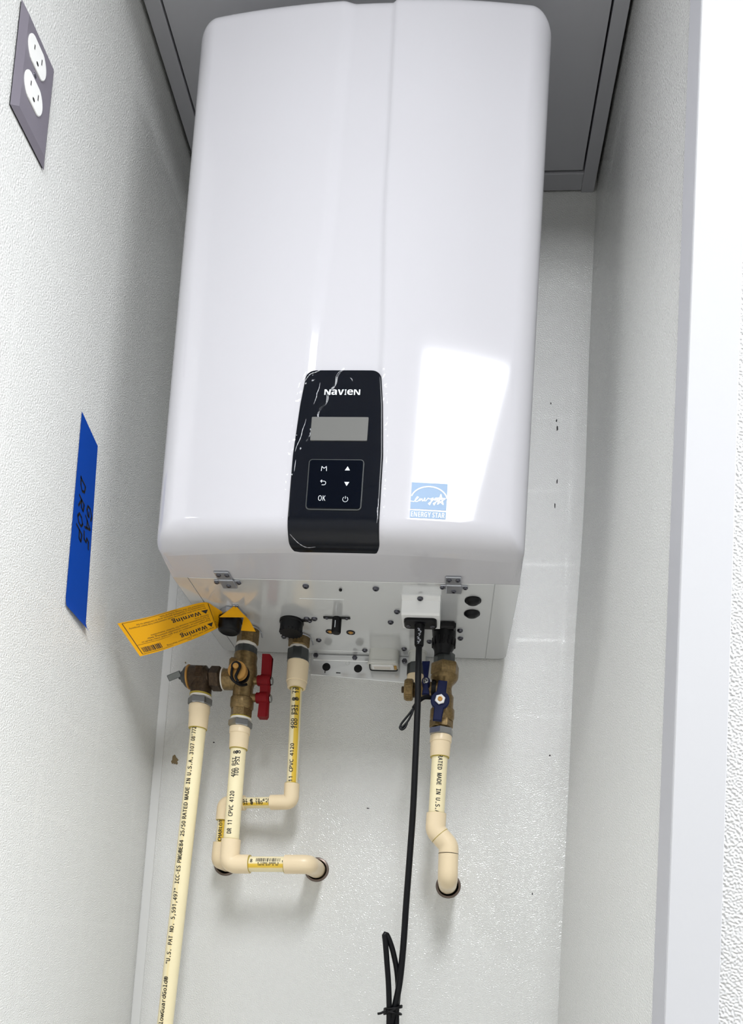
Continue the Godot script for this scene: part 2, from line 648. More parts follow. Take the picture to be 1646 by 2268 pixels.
	slab("wall_room_left", Vector3(-2.3, YF, 0.40), Vector3(-2.2, YR, 3.6), M.room_paint, "left wall of the room outside the closet")
	slab("wall_room_right", Vector3(2.2, YF, 0.40), Vector3(2.3, YR, 3.6), M.room_paint, "right wall of the room outside the closet")
	slab("wall_room_back", Vector3(-2.3, YF, 3.6), Vector3(2.3, YR, 3.7), M.room_paint, "far wall of the room outside the closet")
	slab("ceiling_room", Vector3(-2.3, YR, 0.40), Vector3(2.3, YR + 0.1, 3.7), M.room_ceiling, "ceiling of the room outside the closet")
	slab("floor", Vector3(-2.3, YF - 0.1, -0.1), Vector3(2.3, YF, 3.7), M.floor_vinyl, "pale beige floor")

	# light panels on the room ceiling, the side pair added as fill
	var said := ["long narrow white light panel on the room ceiling in front of the closet", "white fill light panel added unseen on the room ceiling to the right of the closet", "white fill light panel added unseen on the room ceiling to the left of the closet"]
	for n in lamps.size():
		var lamp_at: Vector3 = lamps[n][0]
		var s: Vector2 = lamps[n][1]
		var t := thing("ceiling_light", said[n], "ceiling light", lamp_at)
		mb = MB.new()
		for k in [1.0, -1.0]:
			mb.box(lamp_at + Vector3(0, 0.01, k * (s.y / 2 + 0.012)), Vector3(s.x + 0.048, 0.038, 0.024), 0.002)
			mb.box(lamp_at + Vector3(k * (s.x / 2 + 0.012), 0.01, 0), Vector3(0.024, 0.038, s.y), 0.002)
		mb.box(lamp_at + Vector3(0, 0.024, 0), Vector3(s.x, 0.01, s.y))
		part("frame", mb, M.white_trim, t)
		mb = MB.new()
		mb.box(lamp_at, Vector3(s.x, 0.004, s.y))
		part("diffuser", mb, M.lamp_diffuser, t)


# ---------------------------------------------------------------- water heater
const HW := 0.22
const HT := 0.692
const RR := 0.028

func bow_z(x: float) -> float:
	return 0.305 - 0.0065 * pow(x / 0.15, 2.0)


func corner_p(y: float) -> float:
	return lerpf(5.0, 2.0, smoothstep(0.1, 0.5, y))


func inset_at(y: float) -> float:
	var p := corner_p(y)
	var ey := clampf(minf(y, HT - y) / RR, 0.0, 1.0)
	return RR * (1.0 - pow(maxf(0.0, 1.0 - pow(1.0 - ey, p)), 1.0 / p))


func rim(x: float, y: float) -> float:
	var ex := clampf((HW - absf(x)) / RR, 0.0, 1.0)
	var ey := clampf(minf(y, HT - y) / RR, 0.0, 1.0)
	var p := corner_p(y)
	var q := minf(1.0, pow(pow(1.0 - ex, p) + pow(1.0 - ey, p), 1.0 / p))
	return RR * (sqrt(maxf(0.0, 1.0 - q * q)) - 1.0)


func face_z(x: float, y: float) -> float:
	return bow_z(x) + rim(x, y)


func channel(x: float, y: float) -> float:
	var w: float
	if y > 0.45:
		w = lerpf(0.0365, 0.0328, smoothstep(0.45, 0.69, y))
	elif y > 0.2:
		w = lerpf(0.0455, 0.0365, smoothstep(0.2, 0.45, y))
	else:
		w = lerpf(0.0525, 0.0455, smoothstep(0.0, 0.2, y))
	# steep on the right, a long shallow ramp on the left
	if x > 0.0:
		return 0.0034 * (1.0 - smoothstep(w - 0.0070, w, x))
	var t := clampf((x + w) / 0.0145, 0.0, 1.0)
	return 0.0034 * lerpf(t, smoothstep(0.0, 1.0, t), 0.35)


func on_face(lift: float) -> Callable:
	return func(x: float, y: float) -> Array:
		var e := 0.0004
		var nn := Vector3(-(face_z(x + e, y) - face_z(x - e, y)) / (2 * e), -(face_z(x, y + e) - face_z(x, y - e)) / (2 * e), 1).normalized()
		return [Vector3(x, y, face_z(x, y) + lift), nn]


func heater() -> void:
	var t := thing("water_heater", "large white wall-hung tankless water heater with a black control panel", "water heater", Vector3(0, 0, 0.12))
	# front cover
	var mb := MB.new()
	var ys := []
	for j in 171:
		var s := float(j) / 170
		ys.append(HT * lerpf(s, 0.5 - 0.5 * cos(PI * s), 0.85))
	var nu := 251
	var pts := []
	for y in ys:
		var hw: float = HW - inset_at(y)
		for i in nu:
			var s := -1.0 + 2.0 * i / (nu - 1)
			var x: float = hw * lerpf(s, sin(s * PI / 2), 0.75)
			pts.append(Vector3(x, y, face_z(x, y) - channel(x, y)))
	mb.sheet(pts, nu, ys.size(), Vector3.BACK)
	# return of the cover back to the case
	var loop := []
	for j in ys.size():
		loop.append(pts[j * nu])
	for i in range(1, nu):
		loop.append(pts[(ys.size() - 1) * nu + i])
	for j in range(ys.size() - 2, -1, -1):
		loop.append(pts[j * nu + nu - 1])
	for i in range(nu - 2, -1, -1):
		loop.append(pts[i])
	var mid := Vector3(0, HT / 2, 0.2)
	for k in loop.size() - 1:
		var a: Vector3 = loop[k]
		var b: Vector3 = loop[k + 1]
		# the lower corners are square at the seam
		var a2 := Vector3(a.x, a.y, 0.2179)
		var b2 := Vector3(b.x, b.y, 0.2179)
		var e := (b - a)
		var out := Vector3(e.y, -e.x, 0)
		if out.dot((a + b) * 0.5 - mid) < 0:
			out = -out
		var on_side := [false, false]
		for z in 2:
			var p: Vector3 = [a2, b2][z]
			if p.y < RR and absf(p.x) > HW - RR:
				on_side[z] = HW - absf(p.x) < p.y
				if on_side[z]:
					p.x = signf(p.x) * HW
				else:
					p.y = 0.0
				if z == 0:
					a2 = p
				else:
					b2 = p
		if on_side[0] != on_side[1] and a.y < RR * 0.5:
			var cc := Vector3(signf(a.x) * HW, 0, 0.2179)
			mb.flat(a, a2, cc, out)
			mb.flat(a, cc, b, out)
			mb.flat(b, cc, b2, out)
			continue
		mb.flat4(a, b, b2, a2, out)
	part("front_cover", mb, M.enamel, t)

	# case behind the cover: sides, top, back as one folded shell, round at the rear corners
	mb = MB.new()
	var prof := []
	for sgn in [-1.0, 1.0]:
		var side := [Vector2(sgn * HW, 0.2174)]
		for k in 7:
			var g := PI / 2 * k / 6
			side.append(Vector2(sgn * (HW - 0.012 + 0.012 * cos(g)), 0.016 - 0.012 * sin(g)))
		prof.append(side)
	for side in prof:
		for k in side.size() - 1:
			var a: Vector2 = side[k]
			var b: Vector2 = side[k + 1]
			var out := Vector3(b.y - a.y, 0, a.x - b.x)
			if out.dot(Vector3(a.x, 0, a.y - 0.1)) < 0:
				out = -out
			mb.flat4(Vector3(a.x, 0, a.y), Vector3(b.x, 0, b.y), Vector3(b.x, HT - 0.004, b.y), Vector3(a.x, HT - 0.004, a.y), out)
	var rim_poly := PackedVector2Array()
	for q in prof[0]:
		rim_poly.append(q)
	for k in range(prof[1].size() - 1, -1, -1):
		rim_poly.append(prof[1][k])
	mb.flat4(Vector3(-HW + 0.012, 0, 0.004), Vector3(HW - 0.012, 0, 0.004), Vector3(HW - 0.012, HT - 0.004, 0.004), Vector3(-HW + 0.012, HT - 0.004, 0.004), Vector3.FORWARD)
	mb.flat4(Vector3(-HW, 0.0, 0.2174), Vector3(HW, 0.0, 0.2174), Vector3(HW, HT - 0.004, 0.2174), Vector3(-HW, HT - 0.004, 0.2174), Vector3.BACK)
	for yy in [0.0015, HT - 0.004]:
		var tr := Geometry2D.triangulate_polygon(rim_poly)
		for k in range(0, tr.size(), 3):
			var q := []
			for j in 3:
				q.append(Vector3(rim_poly[tr[k + j]].x, yy, rim_poly[tr[k + j]].y))
			mb.flat(q[0], q[1], q[2], Vector3.DOWN if yy < 0.1 else Vector3.UP)
	part("case", mb, M.base_enamel, t)
	# bottom returns of the two side sheets and the plate between them
	for sgn in [-1.0, 1.0]:
		mb = MB.new()
		var q := PackedVector2Array()
		var xi: float = -0.2008 if sgn < 0 else 0.1898
		q.append(Vector2(xi, 0.2172))
		for p in prof[0 if sgn < 0 else 1]:
			q.append(p)
		q.append(Vector2(xi, 0.004))
		mb.prism(q, Transform3D(Basis(Vector3.RIGHT, Vector3.BACK, Vector3.DOWN), Vector3(0, 0.0012, 0)), 0.0012, 0.0003)
		part("side_return", mb, M.base_enamel, t)
	mb = MB.new()
	mb.box(Vector3(-0.0055, 0.0008, 0.1105), Vector3(0.3890, 0.0016, 0.2128), 0.0004)
	var base := part("base_plate", mb, M.base_enamel, t)
	# raised rib pressed into the plate
	mb = MB.new()
	mb.box(Vector3(-0.035, -0.0002, 0.172), Vector3(0.06, 0.0008, 0.0012), 0.0003)
	part("pressed_rib", mb, M.base_enamel, base)
	mb = MB.new()
	mb.box(Vector3(-0.035, -0.0002, 0.0165), Vector3(0.10, 0.0008, 0.0012), 0.0003)
	part("pressed_rib", mb, M.base_enamel, base)

	control_panel(t)
	energy_label(t)

	# latches that hold the cover
	for x in [-0.150, 0.139]:
		mb = MB.new()
		mb.box(Vector3(x - 0.001, -0.0012, 0.2265), Vector3(0.0195, 0.0024, 0.017), 0.0008)
		mb.box(Vector3(x, -0.0024, 0.2085), Vector3(0.0195, 0.0022, 0.020), 0.001)
		mb.box(Vector3(x, -0.0008, 0.2105), Vector3(0.034, 0.0016, 0.0085), 0.0007)
		var la := part("cover_latch", mb, M.galvanised, t)
		for q in [Vector3(x - 0.0058, -0.0024, 0.229), Vector3(x + 0.0048, -0.0024, 0.229), Vector3(x, -0.0035, 0.2055), Vector3(x - 0.0145, -0.0016, 0.2105), Vector3(x + 0.0145, -0.0016, 0.2105)]:
			screw(la, q, 0.0031, 0.0018)
	# screws of the plate
	for q in [[-0.050, 0.204], [0.040, 0.202], [-0.055, 0.118], [0.052, 0.114], [0.063, 0.144], [0.149, 0.095], [0.066, 0.031], [0.005, 0.022], [0.110, 0.104], [-0.112, 0.060], [-0.061, 0.052], [0.105, 0.058], [0.150, 0.071], [-0.066, 0.118]]:
		screw(t, Vector3(q[0], 0.0, q[1]), 0.0042, 0.0030)
	mb = MB.new()
	cyl(mb, 0.0021, Vector3(-0.006, 0.0, 0.198), Vector3.DOWN, 0.0026)
	part("vent_pin", mb, M.black_plastic, t)
	# two rubber grommets
	for q in [[0.164, 0.178], [0.164, 0.144]]:
		mb = MB.new()
		mb.lathe([Vector2(0, 0), Vector2(0.0108, 0), Vector2(0.0108, 0.0012), Vector2(0.0088, 0.0018), Vector2(0.0075, 0.0040), Vector2(0.004, 0.0052), Vector2(0, 0.0054)], Vector3(q[0], 0, q[1]), Vector3.DOWN, 32)
		part("grommet", mb, M.black_rubber, t)
	# brass-lined ports
	for q in [[-0.039, 0.080], [-0.009, 0.079]]:
		mb = MB.new()
		mb.lathe([Vector2(0.0064, 0), Vector2(0.0064, 0.0010), Vector2(0.0046, 0.0010), Vector2(0.0046, -0.001)], Vector3(q[0], 0, q[1]), Vector3.DOWN, 28)
		mb.lathe([Vector2(0, -0.0004), Vector2(0.0046, -0.0004)], Vector3(q[0], 0, q[1]), Vector3.DOWN, 28)
		var po := part("test_port", mb, M.black_plastic, t)
		mb = MB.new()
		mb.lathe([Vector2(0, 0.0022), Vector2(0.0020, 0.0020), Vector2(0.0036, 0.0008), Vector2(0.0036, 0)], Vector3(q[0], 0, q[1]), Vector3.DOWN, 16)
		part("port_screw", mb, M.bright_brass, po)
	# gas inlet: grey flanged hexagon
	mb = MB.new()
	hexnut(mb, 0.0185, Vector3(-0.168, 0, 0.130), Vector3.DOWN, 0.009, 0.2)
	for a in [0.5, 2.6, 4.4]:
		mb.box(Vector3(-0.168 + 0.021 * sin(a), -0.0010, 0.130 + 0.021 * cos(a)), Vector3(0.008, 0.002, 0.008), 0.0007)
	var gi := part("gas_inlet", mb, M.galvanised, t)
	for a in [0.5, 2.6, 4.4]:
		screw(gi, Vector3(-0.168 + 0.0225 * sin(a), -0.002, 0.130 + 0.0225 * cos(a)), 0.0026, 0.0018)
	# inlet filter knob and drain plug
	mb = MB.new()
	mb.lathe([Vector2(0, 0), Vector2(0.0172, 0), Vector2(0.0172, 0.003), Vector2(0.0160, 0.004), Vector2(0.0160, 0.0165), Vector2(0.0150, 0.018), Vector2(0, 0.018)], Vector3(-0.0895, 0, 0.108), Vector3.DOWN, 36)
	for k in 18:
		var a := TAU * k / 18
		mb.box(Vector3(-0.0895 + 0.0153 * sin(a), -0.0162, 0.108 + 0.0153 * cos(a)), Vector3(0.0026, 0.0044, 0.0026), 0.0008, Basis(Vector3.UP, a))
	mb.box(Vector3(-0.068, -0.001, 0.113), Vector3(0.017, 0.002, 0.006), 0.0008)
	var fk := part("filter_knob", mb, M.black_plastic, t)
	screw(fk, Vector3(-0.0625, -0.002, 0.113), 0.0028, 0.0016)
	mb = MB.new()
	mb.lathe([Vector2(0, 0), Vector2(0.0062, 0), Vector2(0.0066, 0.002), Vector2(0.0066, 0.0205), Vector2(0.0056, 0.0220), Vector2(0, 0.0220)], Vector3(-0.0225, 0, 0.121), Vector3.DOWN, 28)
	mb.box(Vector3(-0.0225, -0.0012, 0.1235), Vector3(0.038, 0.0018, 0.0050), 0.0008)
	var dp := part("drain_plug", mb, M.black_plastic, t)
	screw(dp, Vector3(-0.0365, -0.002, 0.1235), 0.0024, 0.0014)
	screw(dp, Vector3(-0.0085, -0.002, 0.1235), 0.0024, 0.0014)
	mb = MB.new()
	mb.box(Vector3(-0.0235, -0.0115, 0.1277), Vector3(0.0010, 0.010, 0.0004), 0.0001)
	part("drain_plug_mark", mb, M.print_white, dp)

	power_box(t)
	# condensate trap cap: rounded white cup with a square frame
	mb = MB.new()
	var down := Basis(Vector3.RIGHT, Vector3.BACK, Vector3.DOWN)
	mb.prism(rounded(0.0455, 0.0275, 0.009), Transform3D(down, Vector3(0.0346, 0, 0.0168)), 0.0195, 0.001)
	mb.prism(rounded(0.0470, 0.0295, 0.008), Transform3D(down, Vector3(0.0346, -0.0195, 0.0172)), 0.0050, 0.0016)
	var tc := part("condensate_trap", mb, M.nylon_white, t)
	mb = MB.new()
	mb.prism(rounded(0.0340, 0.0150, 0.0015), Transform3D(down, Vector3(0.0340, -0.0245, 0.0190)), 0.0014, 0.0005)
	part("trap_frame", mb, M.white_plastic, tc)
	mb = MB.new()
	mb.prism(rounded(0.0250, 0.0090, 0.001), Transform3D(down, Vector3(0.0330, -0.0259, 0.0190)), 0.0008, 0.0003)
	part("trap_label", mb, M.teflon, tc)
	mb = MB.new()
	mb.box(Vector3(0.0535, -0.0252, 0.0190), Vector3(0.0040, 0.0020, 0.0120), 0.0006)
	part("trap_tab", mb, M.amber, tc)
	mb = MB.new()
	mb.tube(spline([Vector3(0.0150, -0.0252, 0.0280), Vector3(0.0140, -0.0256, 0.0200), Vector3(0.0145, -0.0256, 0.0090), Vector3(0.022, -0.0256, 0.0072), Vector3(0.046, -0.0256, 0.0072), Vector3(0.0545, -0.0256, 0.0085), Vector3(0.0560, -0.0254, 0.0130)], 40), 0.0008, 8)
	part("trap_wire", mb, M.black_plastic, tc)
	# bracket on the wall under the rear edge
	mb = MB.new()
	mb.prism(PackedVector2Array([Vector2(-0.082, 0.006), Vector2(-0.081, -0.0335), Vector2(0.0, -0.038), Vector2(0.066, -0.0415), Vector2(0.100, -0.0415), Vector2(0.104, 0.006)]), frame(Vector3.RIGHT, Vector3.UP, Vector3(0, 0, 0.0)), 0.0028, 0.0006)
	mb.box(Vector3(-0.030, -0.0060, 0.0035), Vector3(0.096, 0.0095, 0.0022), 0.0008)
	var wb := part("wall_bracket", mb, M.base_enamel, t)
	for q in [Vector2(-0.0565, -0.0205), Vector2(-0.0065, -0.0215)]:
		mb = MB.new()
		mb.lathe([Vector2(0, 0.0005), Vector2(0.0058, 0.0005), Vector2(0.0064, 0)], Vector3(q.x, q.y, 0.0028), Vector3.BACK, 28)
		part("bracket_hole", mb, M.dark_void, wb)
	mb = MB.new()
	mb.box(Vector3(-0.058, -0.0275, 0.0031), Vector3(0.0012, 0.006, 0.0008), 0.0001)
	mb.box(Vector3(-0.037, -0.0295, 0.0029), Vector3(0.007, 0.0014, 0.0008), 0.0001)
	part("bracket_slot", mb, M.dark_void, wb)
	mb = MB.new()
	mb.lathe([Vector2(0.0026, 0), Vector2(0.003, 0.0005), Vector2(0.0034, 0)], Vector3(-0.0235, -0.0135, 0.0028), Vector3.BACK, 20)
	part("bracket_dimple", mb, M.base_enamel, wb)
	for q in [[-0.074, -0.0035], [-0.0125, -0.0052], [0.0655, -0.008]]:
		var sc := MB.new()
		hexnut(sc, 0.0042, Vector3(q[0], q[1], 0.004), Vector3.BACK, 0.003)
		part("bracket_screw", sc, M.screw_steel, wb)


func screw(parent: Node3D, q: Vector3, r: float, h: float) -> void:
	var mb := MB.new()
	mb.lathe([Vector2(0, h * 0.55), Vector2(r * 0.35, h * 0.55), Vector2(r * 0.42, h), Vector2(r * 0.75, h * 0.92), Vector2(r, h * 0.4), Vector2(r, 0)], q, Vector3.DOWN, 14)
	part("screw", mb, M.screw_steel, parent)


func panel_half(y: float) -> float:
	if y > 0.16:
		return lerpf(0.0482, 0.0432, (y - 0.16) / 0.0415)
	if y > 0.10:
		return lerpf(0.0522, 0.0482, (y - 0.10) / 0.06)
	return lerpf(0.0528, 0.0522, y / 0.10)


func control_panel(t: Node3D) -> void:
	var top := 0.2015
	var bot := 0.0004
	var nu := 61
	var rows := []
	for j in 81:
		var s := float(j) / 80
		rows.append(bot + (top - bot) * (0.35 * s + 0.65 * s * s) if s < 1 else top)
	for k in 10:
		rows[80 - k] = top - 0.009 * (1 - cos(PI / 2 * k / 9.0))
	for k in 14:
		rows.append(bot + 0.0004 * k + 0.0002)
	rows.sort()
	var pts := []
	for y in rows:
		var hw := panel_half(y)
		var rt: float = 0.0085
		if y > top - rt:
			hw -= rt * (1.0 - sqrt(maxf(0.0, 1.0 - pow((y - top + rt) / rt, 2.0))))
		if y < 0.0045:
			hw -= 0.0045 * (1.0 - sqrt(maxf(0.0, 1.0 - pow(1.0 - (y - bot) / (0.0045 - bot), 2.0))))
		for i in nu:
			var s := -1.0 + 2.0 * i / (nu - 1)
			var x := hw * sin(s * PI / 2)
			var roll := 0.0022 * (1.0 - pow(absf(s), 14.0))
			pts.append(Vector3(x, y, bow_z(x * 0.6) + rim(x, y) - 0.0012 + roll))
	var mb := MB.new()
	mb.sheet(pts, nu, rows.size(), Vector3.BACK)
	var loop := []
	for j in rows.size():
		loop.append(pts[j * nu])
	for i in range(1, nu):
		loop.append(pts[(rows.size() - 1) * nu + i])
	for j in range(rows.size() - 2, -1, -1):
		loop.append(pts[j * nu + nu - 1])
	for i in range(nu - 2, -1, -1):
		loop.append(pts[i])
	for k in loop.size() - 1:
		var a: Vector3 = loop[k]
		var b: Vector3 = loop[k + 1]
		var e := b - a
		var out := Vector3(-e.y, e.x, 0)
		if out.dot(a - Vector3(0, 0.1, 0)) < 0:
			out = -out
		mb.flat4(a, b, b - Vector3(0, 0, 0.005), a - Vector3(0, 0, 0.005), out)
	var cp := part("control_panel", mb, M.black_gloss, t)
	cp.set_meta("label", "glossy black control panel")
	var z := 0.30655
	mb = MB.new()
	mb.prism(rounded(0.0655, 0.0285, 0.0012), frame(Vector3.RIGHT, Vector3.UP, Vector3(0, 0.1302, z - 0.0022)), 0.0025, 0.0003)
	part("display", mb, M.lcd, cp)
	mb = MB.new()
	mb.prism(rounded(0.0625, 0.0590, 0.004), frame(Vector3.RIGHT, Vector3.UP, Vector3(-0.0005, 0.0635, z - 0.0012)), 0.0024, 0.0011)
	var rimb := MB.new()
	rimb.prism(rounded(0.0640, 0.0605, 0.0046), frame(Vector3.RIGHT, Vector3.UP, Vector3(-0.0005, 0.0635, z - 0.0012)), 0.0016, 0.0005)  # lighter grey frame put in for the bright reflections along the keypad's edges
	part("keypad_edge_glint", rimb, M.dark_nut, cp)
	var kp := part("keypad", mb, M.black_gloss, cp)
	var kz := z + 0.00125
	var pl := on_plane(Vector3(0, 0, kz), Vector3.RIGHT, Vector3.UP)
	# symbols on the keys
	mb = MB.new()
	mb.stroke([Vector2(-0.0170, 0.0789), Vector2(-0.0166, 0.0842), Vector2(-0.0140, 0.0818), Vector2(-0.0114, 0.0842), Vector2(-0.0110, 0.0789)], 0.0007, pl)
	part("menu_mark", mb, M.print_white, kp)
	mb = MB.new()
	mb.stroke([Vector2(-0.0166, 0.0666), Vector2(-0.0125, 0.0666), Vector2(-0.0112, 0.0659), Vector2(-0.0108, 0.0645), Vector2(-0.0113, 0.0629), Vector2(-0.0126, 0.0622), Vector2(-0.0152, 0.0622)], 0.0007, pl)
	mb.stroke([Vector2(-0.0155, 0.0680), Vector2(-0.0170, 0.0666), Vector2(-0.0155, 0.0652)], 0.0007, pl)
	part("back_mark", mb, M.print_white, kp)
	mb = MB.new()
	mb.letters("OK", sans(), 0.0082, 0.0062, func(x, y): return pl.call(x - 0.0182, y + 0.0434), 1.0)
	part("confirm_mark", mb, M.print_white, kp)
	mb = MB.new()
	mb.flat(Vector3(0.0100, 0.0797, kz), Vector3(0.0158, 0.0797, kz), Vector3(0.0129, 0.0846, kz), Vector3.BACK)
	part("up_mark", mb, M.print_white, kp)
	mb = MB.new()
	mb.flat(Vector3(0.0103, 0.0660, kz), Vector3(0.0161, 0.0660, kz), Vector3(0.0132, 0.0611, kz), Vector3.BACK)
	part("down_mark", mb, M.print_white, kp)
	mb = MB.new()
	var arc := []
	for k in 21:
		var a := deg_to_rad(125.0 + 290.0 * k / 20)
		arc.append(Vector2(0.0128 + 0.0030 * cos(a), 0.0455 + 0.0030 * sin(a)))
	mb.stroke(arc, 0.0006, pl)
	mb.stroke([Vector2(0.0128, 0.0462), Vector2(0.0128, 0.0490)], 0.0006, pl)
	part("power_mark", mb, M.print_white, kp)
	# maker's name, all letters of one height
	mb = MB.new()
	var lp := on_plane(Vector3(0, 0, z + 0.0002), Vector3.RIGHT, Vector3.UP)
	var x0 := -0.0203
	for q in [["N", 0.0072], ["a", 0.0064], ["v", 0.0070], ["I", 0.0020], ["e", 0.0068], ["N", 0.0072]]:
		var xs := x0
		mb.letters(q[0], bold(), q[1], 0.0066, func(x, y): return lp.call(x + xs, y + 0.1710), 1.0, true)
		x0 += q[1] + 0.00095
	part("panel_lettering", mb, M.print_white, cp)
	# cling film left on the panel, crumpled at the upper left corner
	mb = MB.new()
	pts = []
	var fn := FastNoiseLite.new()
	fn.seed = 4
	fn.frequency = 0.9
	var nv := 90
	nu = 50
	for j in nv:
		var y := lerpf(0.0012, 0.2035, pow(float(j) / (nv - 1), 1.3))
		for i in nu:
			var s := -1.0 + 2.0 * i / (nu - 1)
			var x := s * (panel_half(y) + 0.0055)
			var w := 0.00018 * fn.get_noise_2d(x * 90.0, y * 40.0)
			var edge := smoothstep(0.75, 1.0, absf(s))
			w += 0.0030 * edge * absf(fn.get_noise_2d(x * 260.0 + 40.0, y * 120.0))
			w += 0.004 * smoothstep(0.17, 0.2, y) * smoothstep(-0.4, -0.9, s) * absf(fn.get_noise_2d(x * 300.0, y * 300.0))
			w += 0.0017 * exp(-pow((x + 0.026 + (y - 0.15) * -0.42 + 0.0015 * sin(y * 300.0)) / 0.0011, 2.0)) * smoothstep(0.09, 0.11, y)
			pts.append(Vector3(x, y, maxf(bow_z(x * 0.6) + rim(x, y) + 0.0013, bow_z(x) + rim(x, y) + 0.0004) + maxf(0.0, w)))
	mb.sheet(pts, nu, nv, Vector3.BACK)
	var fi := part("protective_film", mb, M.clear_film, cp)
	# white strips along the film's creases, painted in for the highlights on them
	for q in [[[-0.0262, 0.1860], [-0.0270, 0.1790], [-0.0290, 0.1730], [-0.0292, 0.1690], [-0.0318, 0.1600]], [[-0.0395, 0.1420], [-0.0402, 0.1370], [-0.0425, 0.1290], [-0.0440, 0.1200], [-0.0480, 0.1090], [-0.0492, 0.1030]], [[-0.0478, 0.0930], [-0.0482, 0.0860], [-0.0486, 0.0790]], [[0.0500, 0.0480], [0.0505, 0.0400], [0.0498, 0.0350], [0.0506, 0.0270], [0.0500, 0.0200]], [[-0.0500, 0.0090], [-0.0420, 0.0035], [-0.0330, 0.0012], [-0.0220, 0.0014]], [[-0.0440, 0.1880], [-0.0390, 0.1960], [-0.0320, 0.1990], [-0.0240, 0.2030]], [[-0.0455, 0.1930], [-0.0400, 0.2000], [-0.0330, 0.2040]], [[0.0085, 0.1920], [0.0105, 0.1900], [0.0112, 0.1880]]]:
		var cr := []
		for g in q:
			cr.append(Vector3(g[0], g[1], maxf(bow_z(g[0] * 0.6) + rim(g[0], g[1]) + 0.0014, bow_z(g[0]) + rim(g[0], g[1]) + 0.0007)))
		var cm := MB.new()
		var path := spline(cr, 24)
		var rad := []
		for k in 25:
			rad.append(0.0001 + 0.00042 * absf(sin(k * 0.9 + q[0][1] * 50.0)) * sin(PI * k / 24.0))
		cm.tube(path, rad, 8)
		part("painted_film_glint", cm, M.film_glint_white, fi)
	fi.set_meta("label", "clear crumpled protective film")


var fonts := {}
func font_of(family: String, weight: int) -> Font:
	var key := family + str(weight)
	if not fonts.has(key):
		var f := SystemFont.new()
		f.font_names = PackedStringArray([family])
		f.font_weight = weight
		fonts[key] = f
	return fonts[key]


func sans() -> Font:
	return font_of("Droid Sans", 400)


func bold() -> Font:
	return font_of("Droid Sans", 700)


func mono() -> Font:
	return font_of("Droid Sans Mono", 400)


func energy_label(t: Node3D) -> void:
	var f := on_face(0.0002)
	var g := on_face(0.00035)
	var x0 := 0.0866
	var y0 := 0.0282
	var w := 0.0405
	var mb := MB.new()
	for band in [[0.0105, 0.0418], [0.0, 0.0088]]:
		var pts := []
		for j in 5:
			for i in 9:
				pts.append(f.call(x0 + w * i / 8.0, y0 + lerpf(band[0], band[1], j / 4.0))[0])
		mb.sheet(pts, 9, 5, Vector3.BACK)
	var el := part("energy_label", mb, M.label_blue, t)
	el.set_meta("label", "pale blue square energy label")
	mb = MB.new()
	var arc := []
	for k in 25:
		var a := deg_to_rad(lerpf(164.0, 12.0, k / 24.0))
		arc.append(Vector2(x0 + 0.0205 + 0.0205 * cos(a), y0 + 0.0215 + 0.0160 * sin(a)))
	mb.stroke(arc, 0.0016, g)
	part("label_arc", mb, M.label_white, el)
	mb = MB.new()
	# handwritten word
	var word := [Vector2(0.000, 0.0195), Vector2(0.0035, 0.0190), Vector2(0.0070, 0.0225), Vector2(0.0085, 0.0245), Vector2(0.0070, 0.0250), Vector2(0.0050, 0.0215), Vector2(0.0055, 0.0190), Vector2(0.0080, 0.0195), Vector2(0.0105, 0.0230), Vector2(0.0100, 0.0200), Vector2(0.0125, 0.0230), Vector2(0.0130, 0.0200), Vector2(0.0160, 0.0225), Vector2(0.0155, 0.0240), Vector2(0.0145, 0.0205), Vector2(0.0170, 0.0205), Vector2(0.0195, 0.0240), Vector2(0.0205, 0.0230), Vector2(0.0225, 0.0232), Vector2(0.0250, 0.0245), Vector2(0.0225, 0.0215), Vector2(0.0245, 0.0210), Vector2(0.0250, 0.0240), Vector2(0.0215, 0.0160), Vector2(0.0200, 0.0175), Vector2(0.0280, 0.0245), Vector2(0.0270, 0.0215), Vector2(0.0310, 0.0250), Vector2(0.0265, 0.0160), Vector2(0.0255, 0.0180), Vector2(0.0350, 0.0240)]
	var pw := []
	for q in word:
		pw.append(q + Vector2(x0, y0))
	mb.stroke(pw, 0.0011, g)
	# five-pointed star
	var star := []
	for k in 6:
		var a := PI / 2 + TAU * k * 2 / 5
		star.append(Vector2(x0 + 0.0335 + 0.0055 * cos(a), y0 + 0.0225 + 0.0065 * sin(a)))
	mb.stroke(star, 0.0013, g)
	part("label_script", mb, M.label_white, el)
	mb = MB.new()
	mb.letters("ENERGY STAR", bold(), 0.0380, 0.0060, func(x, y): return g.call(x + x0 + 0.0012, y + y0 + 0.0014), 0.004)
	part("label_lettering", mb, M.label_white, el)


